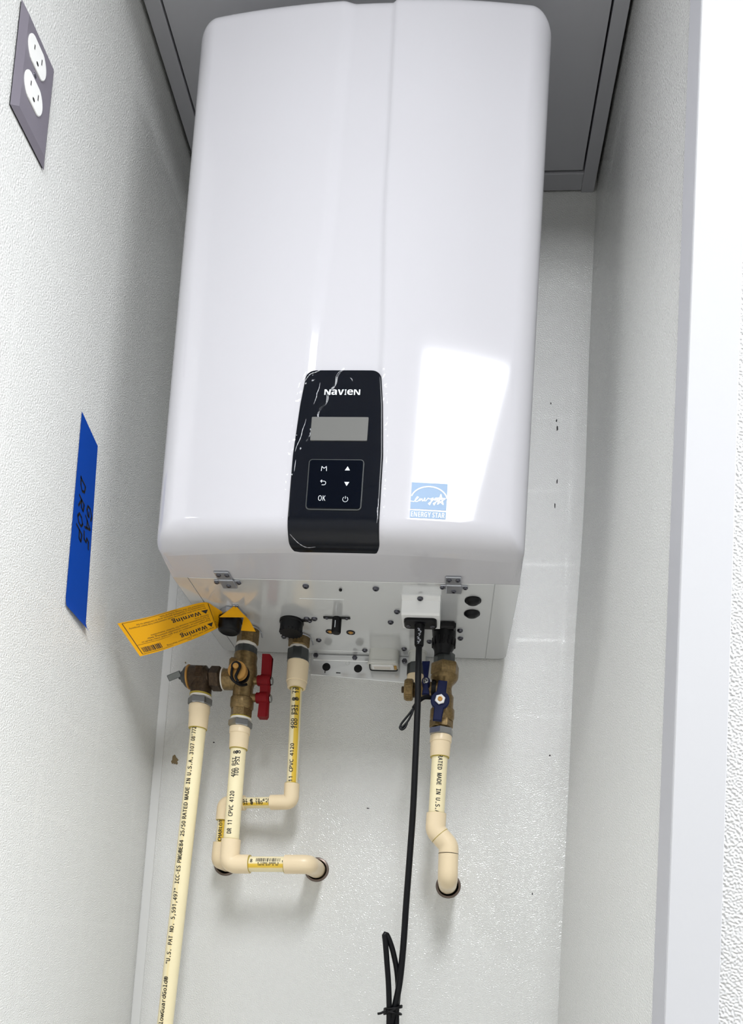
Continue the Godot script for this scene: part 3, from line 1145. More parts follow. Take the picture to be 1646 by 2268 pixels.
func power_box(t: Node3D) -> void:
	var mb := MB.new()
	# side outline swept across: flange, sloping front, flat underside
	var side := PackedVector2Array([Vector2(0.189, 0.0), Vector2(0.189, -0.0016), Vector2(0.1795, -0.0030), Vector2(0.1765, -0.0180), Vector2(0.1740, -0.0200), Vector2(0.138, -0.0200), Vector2(0.136, 0.0)])
	mb.prism(side, Transform3D(Basis(Vector3.BACK, Vector3.UP, Vector3.LEFT), Vector3(0.122, 0, 0)), 0.050, 0.0)
	var b := part("power_box", mb, M.white_plastic, t)
	screw(b, Vector3(0.096, -0.0024, 0.1845), 0.0040, 0.0026)
	mb = MB.new()
	mb.prism(rounded(0.0435, 0.024, 0.0065), Transform3D(Basis(Vector3.RIGHT, Vector3.BACK, Vector3.DOWN), Vector3(0.0965, -0.0200, 0.1560)), 0.0045, 0.0012)
	part("gland_plate", mb, M.black_rubber, b)
	screw(b, Vector3(0.0805, -0.0243, 0.1530), 0.0031, 0.0014)
	screw(b, Vector3(0.1125, -0.0243, 0.1530), 0.0031, 0.0014)


# ---------------------------------------------------------------- outlet, tape, tag, marks
func small_things() -> void:
	# duplex outlet, its plate standing a little off the wall
	var c := Vector3(XL, 0.4040, 0.4262)
	var t := thing("wall_outlet", "grey-plated double power outlet high on the left wall", "outlet", c)
	var mb := MB.new()
	mb.prism(PackedVector2Array([Vector2(0.02875, 0.057), Vector2(-0.02875, 0.057), Vector2(-0.02875, -0.057), Vector2(0.02875, -0.057)]), frame(Vector3.FORWARD, Vector3.UP, c + Vector3(0.0016, 0, 0)), 0.0046, 0.0042, 0.0066)
	part("cover_plate", mb, M.plate_grey, t)
	mb = MB.new()
	mb.box(c + Vector3(0.0008, 0, 0), Vector3(0.0016, 0.1120, 0.0555))  # black slab put in for the shadow line round the plate
	part("painted_gap_shadow", mb, M.black_rubber, t)
	for dy in [0.0265, -0.0135]:
		mb = MB.new()
		var fc := c + Vector3(0.0058, dy, 0.0050)
		var poly := PackedVector2Array()
		for k in 36:
			var a := TAU * k / 36
			poly.append(Vector2(0.0150 * cos(a), clampf(0.0172 * sin(a), -0.0142, 0.0142)))
		mb.prism(poly, frame(Vector3.FORWARD, Vector3.UP, fc), 0.0018, 0.0006)
		var sk := part("socket", mb, M.socket_white, t)
		mb = MB.new()
		for q in [[-0.0062, 0.003, 0.0050], [0.0062, 0.003, 0.0062]]:
			mb = MB.new()
			mb.box(fc + Vector3(0.00185, q[1], -q[0]), Vector3(0.0002, q[2], 0.0011))
			part("blade_slot", mb, M.dark_void, sk)
		mb = MB.new()
		mb.lathe([Vector2(0, 0.0001), Vector2(0.0018, 0.0001)], fc + Vector3(0.00185, -0.0070, 0), Vector3.RIGHT, 16)
		part("ground_hole", mb, M.dark_void, sk)
	mb = MB.new()
	mb.lathe([Vector2(0, 0.0012), Vector2(0.0018, 0.0009), Vector2(0.0024, 0)], c + Vector3(0.0058, 0.0065, 0.0050), Vector3.RIGHT, 14)
	part("plate_screw", mb, M.screw_steel, t)

	# blue tape, its lower end curling off the wall
	t = thing("masking_tape", "strip of blue masking tape with handwriting on the left wall", "tape", Vector3(XL, 0.045, 0.258))
	mb = MB.new()
	var nu := 9
	var nv := 41
	var pts := []
	var spot := func(x: float, y: float) -> Vector3:   # x across towards the corner, y up along the strip, both 0..1
		var top := Vector3(XL + 0.0008, lerpf(0.1684, 0.1558, x), lerpf(0.2839, 0.2428, x))
		var low := Vector3(XL + 0.0008, lerpf(-0.0743, -0.0830, x), lerpf(0.2792, 0.2305, x))
		var q := low.lerp(top, y)
		var curl := maxf(0.0, 0.06 - y) / 0.06
		q.x += 0.0040 * curl * curl * (0.4 + x)
		q.y += 0.0020 * curl * curl
		return q
	for j in nv:
		for i in nu:
			pts.append(spot.call(float(i) / (nu - 1), float(j) / (nv - 1)))
	mb.sheet(pts, nu, nv, Vector3.RIGHT)
	part("tape_strip", mb, M.tape_blue, t)
	mb = MB.new()
	var ink := func(u: float, v: float) -> Array:    # u down the strip in metres from its top, v across from the outer edge
		var q: Vector3 = spot.call(clampf(v / 0.046, 0, 1), 1.0 - u / 0.243)
		return [q + Vector3(0.0003, 0, 0), Vector3.RIGHT]
	var glyph := {
		"G": [[[0.9, 0.85], [0.5, 1.0], [0.1, 0.6], [0.15, 0.15], [0.55, 0.0], [0.9, 0.25], [0.85, 0.45], [0.5, 0.42]]],
		"A": [[[0.0, 0.0], [0.5, 1.0], [0.95, 0.0]], [[0.15, 0.38], [0.8, 0.36]]],
		"S": [[[0.95, 1.0], [0.4, 0.95], [0.3, 0.6], [0.7, 0.5], [0.7, 0.1], [0.1, 0.0]]],
		"D": [[[0.1, 0.0], [0.15, 1.0], [0.7, 0.85], [0.9, 0.45], [0.6, 0.1], [0.0, 0.05]]],
		"R": [[[0.1, 0.0], [0.2, 1.0], [0.8, 0.9], [0.75, 0.55], [0.2, 0.45], [0.95, 0.0]]],
		"O": [[[0.5, 1.0], [0.15, 0.7], [0.1, 0.3], [0.5, 0.0], [0.85, 0.3], [0.85, 0.75], [0.5, 1.0]]],
		"P": [[[0.15, -0.1], [0.25, 1.0], [0.9, 0.9], [0.85, 0.55], [0.2, 0.5]]],
	}
	for q in [["G", 0.088, 0.030], ["A", 0.106, 0.028], ["S", 0.125, 0.027], ["D", 0.072, 0.010], ["R", 0.094, 0.010], ["O", 0.114, 0.010], ["P", 0.131, 0.010]]:
		for line in glyph[q[0]]:
			var pp := []
			for z in line:
				pp.append(Vector2(q[1] + z[0] * 0.0155, q[2] + z[1] * 0.0125))
			mb.stroke(pp, 0.0026, ink)
	part("tape_writing", mb, M.ink, t)

	warning_tag()

	# dirt and scuffs on the back wall
	var rng := RandomNumberGenerator.new()
	rng.seed = 11
	for q in [[-0.2874, -0.1778, 0.0058, 0.0085, 0], [-0.2273, -0.1471, 0.0016, 0.0010, 1], [0.0232, -0.2402, 0.0028, 0.0009, 1], [0.2819, 0.3770, 0.0012, 0.0055, 1], [0.2800, 0.3895, 0.0012, 0.0022, 1], [0.2855, 0.2890, 0.0010, 0.0045, 1], [0.2840, 0.2500, 0.0010, 0.0050, 1], [0.2700, 0.4180, 0.0009, 0.0018, 1], [-0.2835, -0.0200, 0.0012, 0.0016, 0], [0.2950, -0.1460, 0.0013, 0.0013, 1], [0.2790, -0.3580, 0.0009, 0.0018, 1]]:
		mb = MB.new()
		var poly := PackedVector2Array()
		var m := 22 if q[4] == 0 else 11
		for k in m:
			var a := TAU * k / m
			var r := rng.randf_range(0.55, 1.15)
			poly.append(Vector2(cos(a) * q[2] * r, sin(a) * q[3] * r))
		mb.prism(poly, frame(Vector3.RIGHT, Vector3.UP, Vector3(q[0], q[1], 0.0)), 0.0006, 0.0)
		var o := part("wall_scuff" if q[4] else "dirt_fleck", mb, M.scuff if q[4] else M.dirt, get_node("wall_back"))
		o.position = O - get_node("wall_back").position
		o.mesh = shifted(o.mesh, -O)


func shifted(m: ArrayMesh, by: Vector3) -> ArrayMesh:
	var a := m.surface_get_arrays(0)
	var v: PackedVector3Array = a[Mesh.ARRAY_VERTEX]
	for k in v.size():
		v[k] += by
	a[Mesh.ARRAY_VERTEX] = v
	var out := ArrayMesh.new()
	out.add_surface_from_arrays(Mesh.PRIMITIVE_TRIANGLES, a)
	return out


func warning_tag() -> void:
	# a long paper tag hooked round the gas stub, bent down towards the left wall
	var t := thing("warning_tag", "yellow paper warning tag hanging from the gas inlet stub", "tag", Vector3(-0.19, 0, 0.15))
	var upper := spline([Vector3(-0.3090, -0.0432, 0.1760), Vector3(-0.2680, -0.0307, 0.1720), Vector3(-0.2277, -0.0145, 0.1670), Vector3(-0.1978, -0.0030, 0.1610), Vector3(-0.1876, -0.0032, 0.1500), Vector3(-0.1766, -0.0069, 0.1400)], 48)
	var lower := spline([Vector3(-0.2736, -0.0875, 0.1760), Vector3(-0.2448, -0.0770, 0.1730), Vector3(-0.2050, -0.0577, 0.1680), Vector3(-0.1830, -0.0380, 0.1550), Vector3(-0.1830, -0.0300, 0.1440), Vector3(-0.1855, -0.0235, 0.1300)], 48)
	var spot := func(x: float, y: float) -> Vector3:
		var k := clampf(x, 0, 1) * 48
		var i := mini(int(k), 47)
		var a: Vector3 = upper[i].lerp(upper[i + 1], k - i)
		var b: Vector3 = lower[i].lerp(lower[i + 1], k - i)
		return a.lerp(b, y)
	var pts := []
	var back := []
	for j in 13:
		for i in 49:
			pts.append(spot.call(i / 48.0, j / 12.0))
	for q in pts:
		back.append(q + Vector3(0.0, 0.0001, -0.0003))
	var mb := MB.new()
	mb.sheet(pts, 49, 13, Vector3(0, -0.3, 1))
	mb.sheet(back, 49, 13, Vector3(0, 0.3, -1))
	part("tag_sheet", mb, M.tag_yellow, t)
	# hooked end: a flap folded up round the stub and a corner behind the valve
	mb = MB.new()
	for q in [[Vector3(-0.1580, -0.0006, 0.1512), Vector3(-0.1795, -0.0183, 0.1510), Vector3(-0.1420, -0.0173, 0.1506)], [Vector3(-0.1500, -0.0055, 0.1352), Vector3(-0.1418, -0.0138, 0.1350), Vector3(-0.1323, -0.0290, 0.1340)], [Vector3(-0.1500, -0.0055, 0.1352), Vector3(-0.1323, -0.0290, 0.1340), Vector3(-0.1545, -0.0262, 0.1300)]]:
		mb.flat(q[0], q[1], q[2], Vector3(0, -0.4, 1))
		mb.flat(q[0] - Vector3(0, 0, 0.0003), q[1] - Vector3(0, 0, 0.0003), q[2] - Vector3(0, 0, 0.0003), Vector3(0, 0.4, -1))
	part("tag_hook", mb, M.tag_yellow, t)
	# print, upside down as it hangs: the text's own right runs to the left
	var put := func(u: float, v: float) -> Array:   # u 0..1 along from the right end of the print, v 0..1 up from the lower edge
		var q: Vector3 = spot.call(0.80 - u * 0.80, v)
		var nn: Vector3 = (spot.call(0.80 - u * 0.80 + 0.01, v) - q).cross(spot.call(0.80 - u * 0.80, clampf(v, 0, 0.98) + 0.01) - q).normalized()
		if nn.dot(Vector3(0, -0.3, 1)) < 0:
			nn = -nn
		return [q + nn * 0.0003, nn]
	mb = MB.new()
	for line in [["Warning", 0.10, 0.34, 0.13, 0.17, true], ["Warning", 0.10, 0.34, 0.60, 0.17, true]]:
		mb.letters(line[0], bold(), line[2], 0.115, func(x, y): return put.call(x + line[1], 1.0 - (line[3] - 0.0) - 0.115 + y - 0.0), 0.03)
	part("tag_heading", mb, M.ink, t)
	mb = MB.new()
	for y in [0.145, 0.615]:
		for q in [[Vector2(0.0, 0.0), Vector2(0.075, 0.0)], [Vector2(0.075, 0.0), Vector2(0.0375, 0.13)], [Vector2(0.0375, 0.13), Vector2(0.0, 0.0)]]:
			pass
		var p0 = put.call(0.0, 1.0 - y - 0.115)
		var p1 = put.call(0.085, 1.0 - y - 0.115)
		var p2 = put.call(0.0425, 1.0 - y + 0.02)
		mb.tri(p0[0], p1[0], p2[0], p0[1], p1[1], p2[1])
	part("tag_hazard_mark", mb, M.ink, t)
	mb = MB.new()
	for line in [["Improper Gas Type Conversion Warning", 0.02, 0.62, 0.06, 0.045], ["Improper conversion of the gas type may result in", 0.02, 0.86, 0.330, 0.05], ["fire, explosion or carbon monoxide poisoning. Refer", 0.02, 0.78, 0.395, 0.05], ["to the installation manual for further instructions", 0.02, 0.72, 0.460, 0.05], ["before use.", 0.02, 0.18, 0.520, 0.05], ["Do not use this appliance until conversion has been properly", 0.02, 0.90, 0.765, 0.05], ["completed by a qualified person and is certified to be", 0.02, 0.80, 0.830, 0.05], ["converted for the listed Natural Gas.", 0.02, 0.52, 0.890, 0.05]]:
		mb.letters(line[0], sans(), line[2], line[4] * 0.8, func(x, y): return put.call(x + line[1], 1.0 - line[3] - 0.04 + y), 0.04)
	part("tag_print", mb, M.tag_ink, t)
	mb = MB.new()
	mb.stroke([Vector2(-0.03, 0.035), Vector2(0.35, 0.035), Vector2(0.7, 0.035), Vector2(0.955, 0.035), Vector2(0.955, 0.5), Vector2(0.955, 0.965), Vector2(0.7, 0.965), Vector2(0.35, 0.965), Vector2(-0.03, 0.965), Vector2(-0.03, 0.5)], 0.008, put, true)
	mb.stroke([Vector2(-0.03, 0.70), Vector2(0.35, 0.70), Vector2(0.7, 0.70), Vector2(0.955, 0.70)], 0.006, put)
	part("tag_border", mb, M.tag_ink, t)
	mb = MB.new()
	var x := 0.70
	var rng := RandomNumberGenerator.new()
	rng.seed = 3
	while x < 0.93:
		var w := rng.randf_range(0.004, 0.012)
		mb.stroke([Vector2(x, 0.785), Vector2(x, 0.925)], w, put)
		x += w + rng.randf_range(0.004, 0.008)
	part("tag_barcode", mb, M.ink, t)

	# the black cap on the stub
	t = thing("gas_stub_cap", "small black rubber cap on the gas inlet stub beside the yellow tag", "cap", Vector3(-0.1715, -0.010, 0.130))
	mb = MB.new()
	mb.lathe([Vector2(0, 0), Vector2(0.0150, 0), Vector2(0.0172, 0.001), Vector2(0.0172, 0.0040), Vector2(0.0160, 0.0050), Vector2(0.0156, 0.0140), Vector2(0.0146, 0.0178), Vector2(0.0120, 0.0195), Vector2(0.0105, 0.0191), Vector2(0, 0.0186)], Vector3(-0.1715, -0.0100, 0.130), Vector3.DOWN, 40)
	part("cap_body", mb, M.black_rubber, t)


# ---------------------------------------------------------------- plumbing
const CREAM := Color(0.96, 0.91, 0.75)
const STRIPE := Color(0.90, 0.75, 0.25)

func cpvc(mb: MB, path: Array, r: float, stripe: Vector3, from := 0.90) -> void:
	var c0 := CREAM.srgb_to_linear()
	var c1 := STRIPE.srgb_to_linear()
	var s := stripe.normalized()
	mb.tube(path, r, 48, true, func(d: Vector3, _p: Vector3) -> Color:
		return c0.lerp(c1, smoothstep(from, from + 0.05, d.dot(s))))


func along(a: Vector3, b: Vector3, n: int) -> Array:
	var out := []
	for k in n + 1:
		out.append(a.lerp(b, float(k) / n))
	return out


# moulded adapter: wide collar, step, slightly tapered skirt; hangs down from top
func adapter(parent: Node3D, top: Vector3, h: float, r: float) -> void:
	var mb := MB.new()
	mb.lathe([Vector2(0, 0), Vector2(r - 0.0006, 0), Vector2(r, 0.0008), Vector2(r * 0.99, h * 0.30), Vector2(r * 0.935, h * 0.325), Vector2(r * 0.895, h - 0.001), Vector2(r * 0.87, h), Vector2(0.008, h)], top, Vector3.DOWN, 44)
	part("threaded_adapter", mb, M.cpvc_fitting, parent)


func ring(parent: Node3D, called: String, at: Vector3, axis: Vector3, r: float, h: float, m: Material) -> void:
	var mb := MB.new()
	mb.lathe([Vector2(r * 0.8, 0), Vector2(r, h * 0.25), Vector2(r, h * 0.75), Vector2(r * 0.8, h)], at, axis, 36)
	part(called, mb, m, parent)


func fitting(parent: Node3D, called: String, path: Array, r: float, lips: Array) -> void:
	var mb := MB.new()
	mb.tube(path, r, 40)
	part(called, mb, M.cpvc_fitting, parent)
	for q in lips:
		ring(parent, "glue_bead", q[0] - q[1] * 0.0006, q[1], q[2], 0.0014, M.glue)


func printed(parent: Node3D, called: String, text: String, place: Callable, length: float, cap: float, y0 := 0.0) -> void:
	var mb := MB.new()
	for k in [[-1, -1], [1, -1], [0, 1]]:      # heavy print: struck three times
		mb.letters(text, mono(), length, cap, func(x, y): return place.call(x + k[0] * 0.0002, y - cap * 0.5 + y0 + k[1] * 0.00022), 0.0014)
	part(called, mb, M.ink, parent)


func wall_ring(at: Vector3, label: String) -> void:
	var t := thing("pipe_sleeve", label, "pipe sleeve", at, "")
	var mb := MB.new()
	mb.lathe([Vector2(0.0152, -0.02), Vector2(0.0152, 0.0010), Vector2(0.0160, 0.0018), Vector2(0.0184, 0.0012), Vector2(0.0190, 0.0)], at, Vector3.BACK, 44)
	part("sleeve_rim", mb, M.sleeve_metal, t)


func handle_arm(mb: MB, centre: Vector3, stem: Vector3, lift: Vector3, top: float, bottom: float, hub: float, w: float, thick: float) -> void:
	var poly := PackedVector2Array()
	poly.append(Vector2(w * 0.5, top))
	poly.append(Vector2(-w * 0.5, top))
	for k in 9:
		var a := deg_to_rad(120.0 + 15.0 * k)
		poly.append(Vector2(hub * cos(a), hub * sin(a)))
	poly.append(Vector2(-w * 0.5, bottom))
	poly.append(Vector2(w * 0.5, bottom))
	for k in 9:
		var a := deg_to_rad(300.0 + 15.0 * k)
		poly.append(Vector2(hub * cos(a), hub * sin(a)))
	mb.prism(poly, frame(lift.cross(stem), lift, centre), thick, thick * 0.2)


# spring clip bent round the front of a nut, its right end turned down
func clip(mb: MB, at: Vector3, r: float) -> void:
	var pts := []
	for k in 17:
		var a := deg_to_rad(200.0 - 205.0 * k / 16)
		pts.append(at + Vector3(r * cos(a), 0, r * sin(a)))
	pts.append(at + Vector3(r + 0.0016, -0.003, -0.002))
	pts.append(at + Vector3(r + 0.0030, -0.009, -0.001))
	mb.tube(pts, 0.0011, 8)


func hot_side() -> void:
	var X := -0.161
	var Z := 0.080
	# isolation valve with two red handles
	var t := thing("isolation_valve", "brass shut-off valve with two red handles under the heater", "valve", Vector3(X, -0.09, Z))
	var mb := MB.new()
	hexnut(mb, 0.0158, Vector3(X + 0.001, 0.0, Z), Vector3.DOWN, 0.0235, 0.3)
	part("outlet_nut", mb, M.brass, t)
	mb = MB.new()
	clip(mb, Vector3(X + 0.001, -0.0030, Z), 0.0182)
	part("retaining_clip", mb, M.galvanised, t)
	mb = MB.new()
	mb.lathe([Vector2(0.010, 0), Vector2(0.0143, 0.0004), Vector2(0.0150, 0.002), Vector2(0.0146, 0.0045), Vector2(0.0128, 0.006), Vector2(0.010, 0.006)], Vector3(X, -0.0225, Z), Vector3.DOWN, 32)
	part("thread_tape", mb, M.teflon, t)
	mb = MB.new()
	mb.lathe([Vector2(0, 0), Vector2(0.0146, 0), Vector2(0.0163, 0.002), Vector2(0.0163, 0.0110), Vector2(0.0150, 0.0118), Vector2(0, 0.0118)], Vector3(X, -0.0278, Z), Vector3.DOWN, 12, true)
	part("union_nut", mb, M.dark_nut, t)
	mb = MB.new()
	mb.lathe([Vector2(0, 0), Vector2(0.0163, 0), Vector2(0.0170, 0.003), Vector2(0.0165, 0.013), Vector2(0.0176, 0.017), Vector2(0.0184, 0.026), Vector2(0.0176, 0.036), Vector2(0.0152, 0.046), Vector2(0.0143, 0.050), Vector2(0.0145, 0.0650), Vector2(0.0160, 0.0655), Vector2(0.0168, 0.0668), Vector2(0.0168, 0.0790), Vector2(0.0148, 0.0825), Vector2(0, 0.083)], Vector3(X, -0.0390, Z), Vector3.DOWN, 40)
	mb.box(Vector3(X - 0.008, -0.0585, Z + 0.002), Vector3(0.024, 0.021, 0.026), 0.003)
	cyl(mb, 0.0152, Vector3(X - 0.004, -0.0768, Z), Vector3.LEFT, 0.0262, 0.001)
	cyl(mb, 0.0112, Vector3(X, -0.0772, Z), Vector3.BACK, 0.030, 0.0006)
	cyl(mb, 0.0060, Vector3(X, -0.0770, Z), Vector3.RIGHT, 0.030)
	cyl(mb, 0.0060, Vector3(X, -0.1030, Z), Vector3.RIGHT, 0.030)
	part("valve_body", mb, M.brass, t)
	mb = MB.new()
	hexnut(mb, 0.0156, Vector3(X, -0.1180, Z), Vector3.DOWN, 0.0150, 0.52)
	part("outlet_hexagon", mb, M.brass, t)
	# drain cap on a black tether, facing the opening
	mb = MB.new()
	mb.lathe([Vector2(0.0118, 0), Vector2(0.0132, 0.0006), Vector2(0.0132, 0.0014), Vector2(0.0126, 0.0024), Vector2(0.0133, 0.0034), Vector2(0.0133, 0.0090), Vector2(0.0128, 0.0098), Vector2(0, 0.0100)], Vector3(X + 0.001, -0.0772, Z + 0.028), Vector3.BACK, 44)
	var dc := part("drain_cap", mb, M.bright_brass, t)
	mb = MB.new()
	mb.lathe([Vector2(0.0028, 0), Vector2(0.0034, 0.002), Vector2(0.0043, 0.0030), Vector2(0.0043, 0.0046), Vector2(0.0036, 0.0054), Vector2(0, 0.0056)], Vector3(X + 0.0004, -0.0735, Z + 0.038), Vector3.BACK, 24)
	part("cap_button", mb, M.bright_brass, dc)
	mb = MB.new()
	var zf := Z + 0.0405
	var loop := []
	for k in 15:
		var a := deg_to_rad(-20.0 + 220.0 * k / 14)
		loop.append(Vector3(X + 0.0004 + 0.0056 * cos(a), -0.0735 + 0.0056 * sin(a), zf))
	loop.append_array([Vector3(X - 0.0054, -0.084, zf), Vector3(X - 0.0044, -0.0900, zf - 0.001), Vector3(X - 0.0008, -0.0945, zf - 0.004), Vector3(X + 0.0060, -0.0955, zf - 0.012), Vector3(X + 0.0115, -0.0915, zf - 0.019)])
	mb.tube(spline(loop, 80), 0.0019, 10)
	mb.tube(spline([Vector3(X + 0.0057, -0.0755, zf), Vector3(X + 0.0030, -0.0820, zf), Vector3(X + 0.0008, -0.0880, zf - 0.001), Vector3(X + 0.0030, -0.0930, zf - 0.006)], 30), 0.0019, 10)
	mb.lathe([Vector2(0.0114, 0), Vector2(0.0145, 0.0004), Vector2(0.0145, 0.0036), Vector2(0.0114, 0.004)], Vector3(X, -0.0772, Z + 0.020), Vector3.BACK, 36)
	part("cap_tether", mb, M.black_rubber, t)
	# handles
	for q in [[-0.0770, 0.0375, -0.0085], [-0.1030, 0.0200, -0.0295]]:
		mb = MB.new()
		var hc := Vector3(X + 0.0262, q[0], Z)
		handle_arm(mb, hc, Vector3.RIGHT, Vector3.UP, q[1], q[2], 0.0092, 0.0140, 0.0140)
		cyl(mb, 0.0078, hc + Vector3(-0.0055, 0, 0), Vector3.RIGHT, 0.008)
		var ha := part("handle", mb, M.red_handle, t)
		mb = MB.new()
		hexnut(mb, 0.0060, hc + Vector3(0.0140, 0, 0), Vector3.RIGHT, 0.0030)
		part("handle_nut", mb, M.steel, ha)
	ring(t, "glue_ring", Vector3(X, -0.1318, Z), Vector3.DOWN, 0.0150, 0.0045, M.glue)
	ring(t, "thread_tape", Vector3(X + 0.0006, -0.1335, Z + 0.0008), Vector3.DOWN, 0.0150, 0.0044, M.teflon)

	# supply pipe
	t = thing("hot_water_pipe", "cream plastic pipe below the red-handled valve that elbows into the wall", "pipe", Vector3(X, -0.25, Z))
	mb = MB.new()
	hexnut(mb, 0.0172, Vector3(X, -0.1375, Z), Vector3.DOWN, 0.0105, 0.1, 0.0016)
	part("steel_collar", mb, M.steel, t)
	adapter(t, Vector3(X, -0.1480, Z), 0.0315, 0.0149)
	ring(t, "glue_bead", Vector3(X, -0.1788, Z), Vector3.DOWN, 0.0129, 0.0018, M.glue)
	mb = MB.new()
	cpvc(mb, along(Vector3(X, -0.176, Z), Vector3(X, -0.320, Z), 2), 0.0111, Vector3(0, 0, -1), 0.93)
	part("pipe_length", mb, M.cpvc_pipe, t)
	var f := Vector3(-0.02, 0, 1)
	var pl := on_pipe(Vector3(X, 0, Z), Vector3.UP, Vector3(0.05, 0, 1), 0.0111)
	printed(t, "pipe_print", "DR 11 CPVC 4120", func(x, y): return pl.call(x - 0.3050, y), 0.0610, 0.0062, 0.0012)
	printed(t, "pipe_print", "400 PSI", func(x, y): return pl.call(x - 0.2235, y), 0.0280, 0.0058, 0.0020)
	printed(t, "pipe_print", "100 PSI", func(x, y): return pl.call(x - 0.2215, y), 0.0280, 0.0058, -0.0026)
	printed(t, "pipe_print", "8", func(x, y): return pl.call(x - 0.1895, y), 0.0042, 0.0065, 0.0010)
	printed(t, "pipe_print", "8", func(x, y): return pl.call(x - 0.1885, y), 0.0042, 0.0065, -0.0030)
	var c0 := Vector3(X, -0.3475, Z)
	var c1 := Vector3(-0.0465, -0.3420, Z)
	fitting(t, "elbow", bend(Vector3(X, -0.3120, Z), c0, c0.lerp(c1, 0.262), 0.011), 0.0137, [[Vector3(X, -0.3120, Z), Vector3.UP, 0.0131], [c0.lerp(c1, 0.262), Vector3.RIGHT, 0.0131]])
	mb = MB.new()
	cpvc(mb, [c0.lerp(c1, 0.2), c0.lerp(c1, 0.8)], 0.0111, Vector3(0, -0.35, 1), 0.93)
	part("pipe_length", mb, M.cpvc_pipe, t)
	var hp := on_pipe(c0.lerp(c1, 0.335), c1 - c0, Vector3(0.0, 0.12, 1), 0.0111)
	mb = MB.new()
	var rng := RandomNumberGenerator.new()
	rng.seed = 8
	var x := 0.0035
	while x < 0.0385:
		var w := rng.randf_range(0.0005, 0.0014)
		for k in 4:
			mb.stroke([Vector2(x, 0.0012 + k * 0.0013), Vector2(x, 0.0025 + k * 0.0013)], w, hp)
		x += w + rng.randf_range(0.0006, 0.0011)
	part("pipe_barcode", mb, M.ink, t)
	printed(t, "pipe_print", "0 11942 04000 0", func(xx, y): return hp.call(xx + 0.006, y), 0.030, 0.0016, -0.0010)
	printed(t, "pipe_print", "12CTS 3/4\" X 10'", func(xx, y): return hp.call(xx + 0.006, y), 0.030, 0.0016, -0.0036)
	printed(t, "pipe_print", "1#", func(xx, y): return hp.call(xx + 0.0405, y), 0.004, 0.0026, 0.0015)
	printed(t, "pipe_print", "8", func(xx, y): return hp.call(xx - 0.0050, y), 0.003, 0.005, 0.0026)
	fitting(t, "elbow", bend(c0.lerp(c1, 0.71), c1, Vector3(-0.0515, -0.3375, -0.02), 0.011), 0.0137, [[c0.lerp(c1, 0.71), Vector3.LEFT, 0.0131]])
	wall_ring(Vector3(-0.0495, -0.339, 0), "metal-rimmed hole in the back wall where the red-handled valve's pipe enters")

	# relief valve on the left branch, with its discharge pipe
	X = -0.2237
	var Y := -0.0752
	t = thing("relief_valve", "dark bronze pressure relief valve with a flat steel lever", "valve", Vector3(X, Y, Z))
	ring(t, "thread_tape", Vector3(-0.1895, Y - 0.001, Z), Vector3.LEFT, 0.0160, 0.0036, M.teflon)
	mb = MB.new()
	hexnut(mb, 0.0178, Vector3(-0.1925, Y - 0.001, Z), Vector3.LEFT, 0.0190, 0.1, 0.0035)
	part("inlet_hexagon", mb, M.aged_bronze, t)
	mb = MB.new()
	mb.lathe([Vector2(0, 0), Vector2(0.013, 0), Vector2(0.0135, 0.003), Vector2(0.0172, 0.006), Vector2(0.0172, 0.0285), Vector2(0.0160, 0.030), Vector2(0, 0.030)], Vector3(-0.2110, Y, Z), Vector3.LEFT, 40)
	mb.lathe([Vector2(0, 0), Vector2(0.0168, 0), Vector2(0.0150, 0.012), Vector2(0.0150, 0.0255), Vector2(0, 0.0255)], Vector3(X, Y - 0.001, Z), Vector3.DOWN, 40)
	mb.box(Vector3(X + 0.0005, Y + 0.0025, Z + 0.0165), Vector3(0.0105, 0.0170, 0.0030), 0.0008)
	part("valve_body", mb, M.aged_bronze, t)
	mb = MB.new()
	mb.lathe([Vector2(0.0165, 0), Vector2(0.0180, 0.0010), Vector2(0.0178, 0.0028), Vector2(0.0165, 0.0034)], Vector3(-0.2404, Y, Z), Vector3.LEFT, 40)
	part("gold_rim", mb, M.bright_brass, t)
	mb = MB.new()
	mb.lathe([Vector2(0.0168, 0), Vector2(0.0150, 0.0042), Vector2(0.0110, 0.0072), Vector2(0.0085, 0.0082), Vector2(0.0085, 0.0100), Vector2(0.0050, 0.0112), Vector2(0.0035, 0.0150), Vector2(0, 0.0150)], Vector3(-0.2434, Y, Z), Vector3.LEFT, 36)
	part("bonnet", mb, M.dark_nut, t)
	mb = MB.new()
	mb.box(Vector3(-0.2640, Y + 0.0000, Z + 0.003), Vector3(0.0200, 0.0088, 0.0075), 0.0008, Basis(Vector3(0, 0, 1), 0.42) * Basis(Vector3(1, 0, 0), 0.5))
	part("test_lever", mb, M.lever_steel, t)
	ring(t, "glue_ring", Vector3(X, Y - 0.0240, Z), Vector3.DOWN, 0.0156, 0.0062, M.glue)
	ring(t, "thread_tape", Vector3(X + 0.0008, Y - 0.0275, Z + 0.0006), Vector3.DOWN, 0.0155, 0.0040, M.teflon)

	t = thing("discharge_pipe", "long cream plastic pipe running down the left side from the relief valve", "pipe", Vector3(X, -0.3, Z))
	mb = MB.new()
	hexnut(mb, 0.0174, Vector3(X, -0.1062, Z), Vector3.DOWN, 0.0112, 0.35, 0.0016)
	part("steel_collar", mb, M.steel, t)
	adapter(t, Vector3(X, -0.1174, Z), 0.0345, 0.0152)
	ring(t, "glue_bead", Vector3(X, -0.1512, Z), Vector3.DOWN, 0.0130, 0.0018, M.glue)
	var a := Vector3(X + 0.0008, -0.148, Z)
	var b := Vector3(-0.2408, -0.582, 0.066)
	var d := (b - a).normalized()
	mb = MB.new()
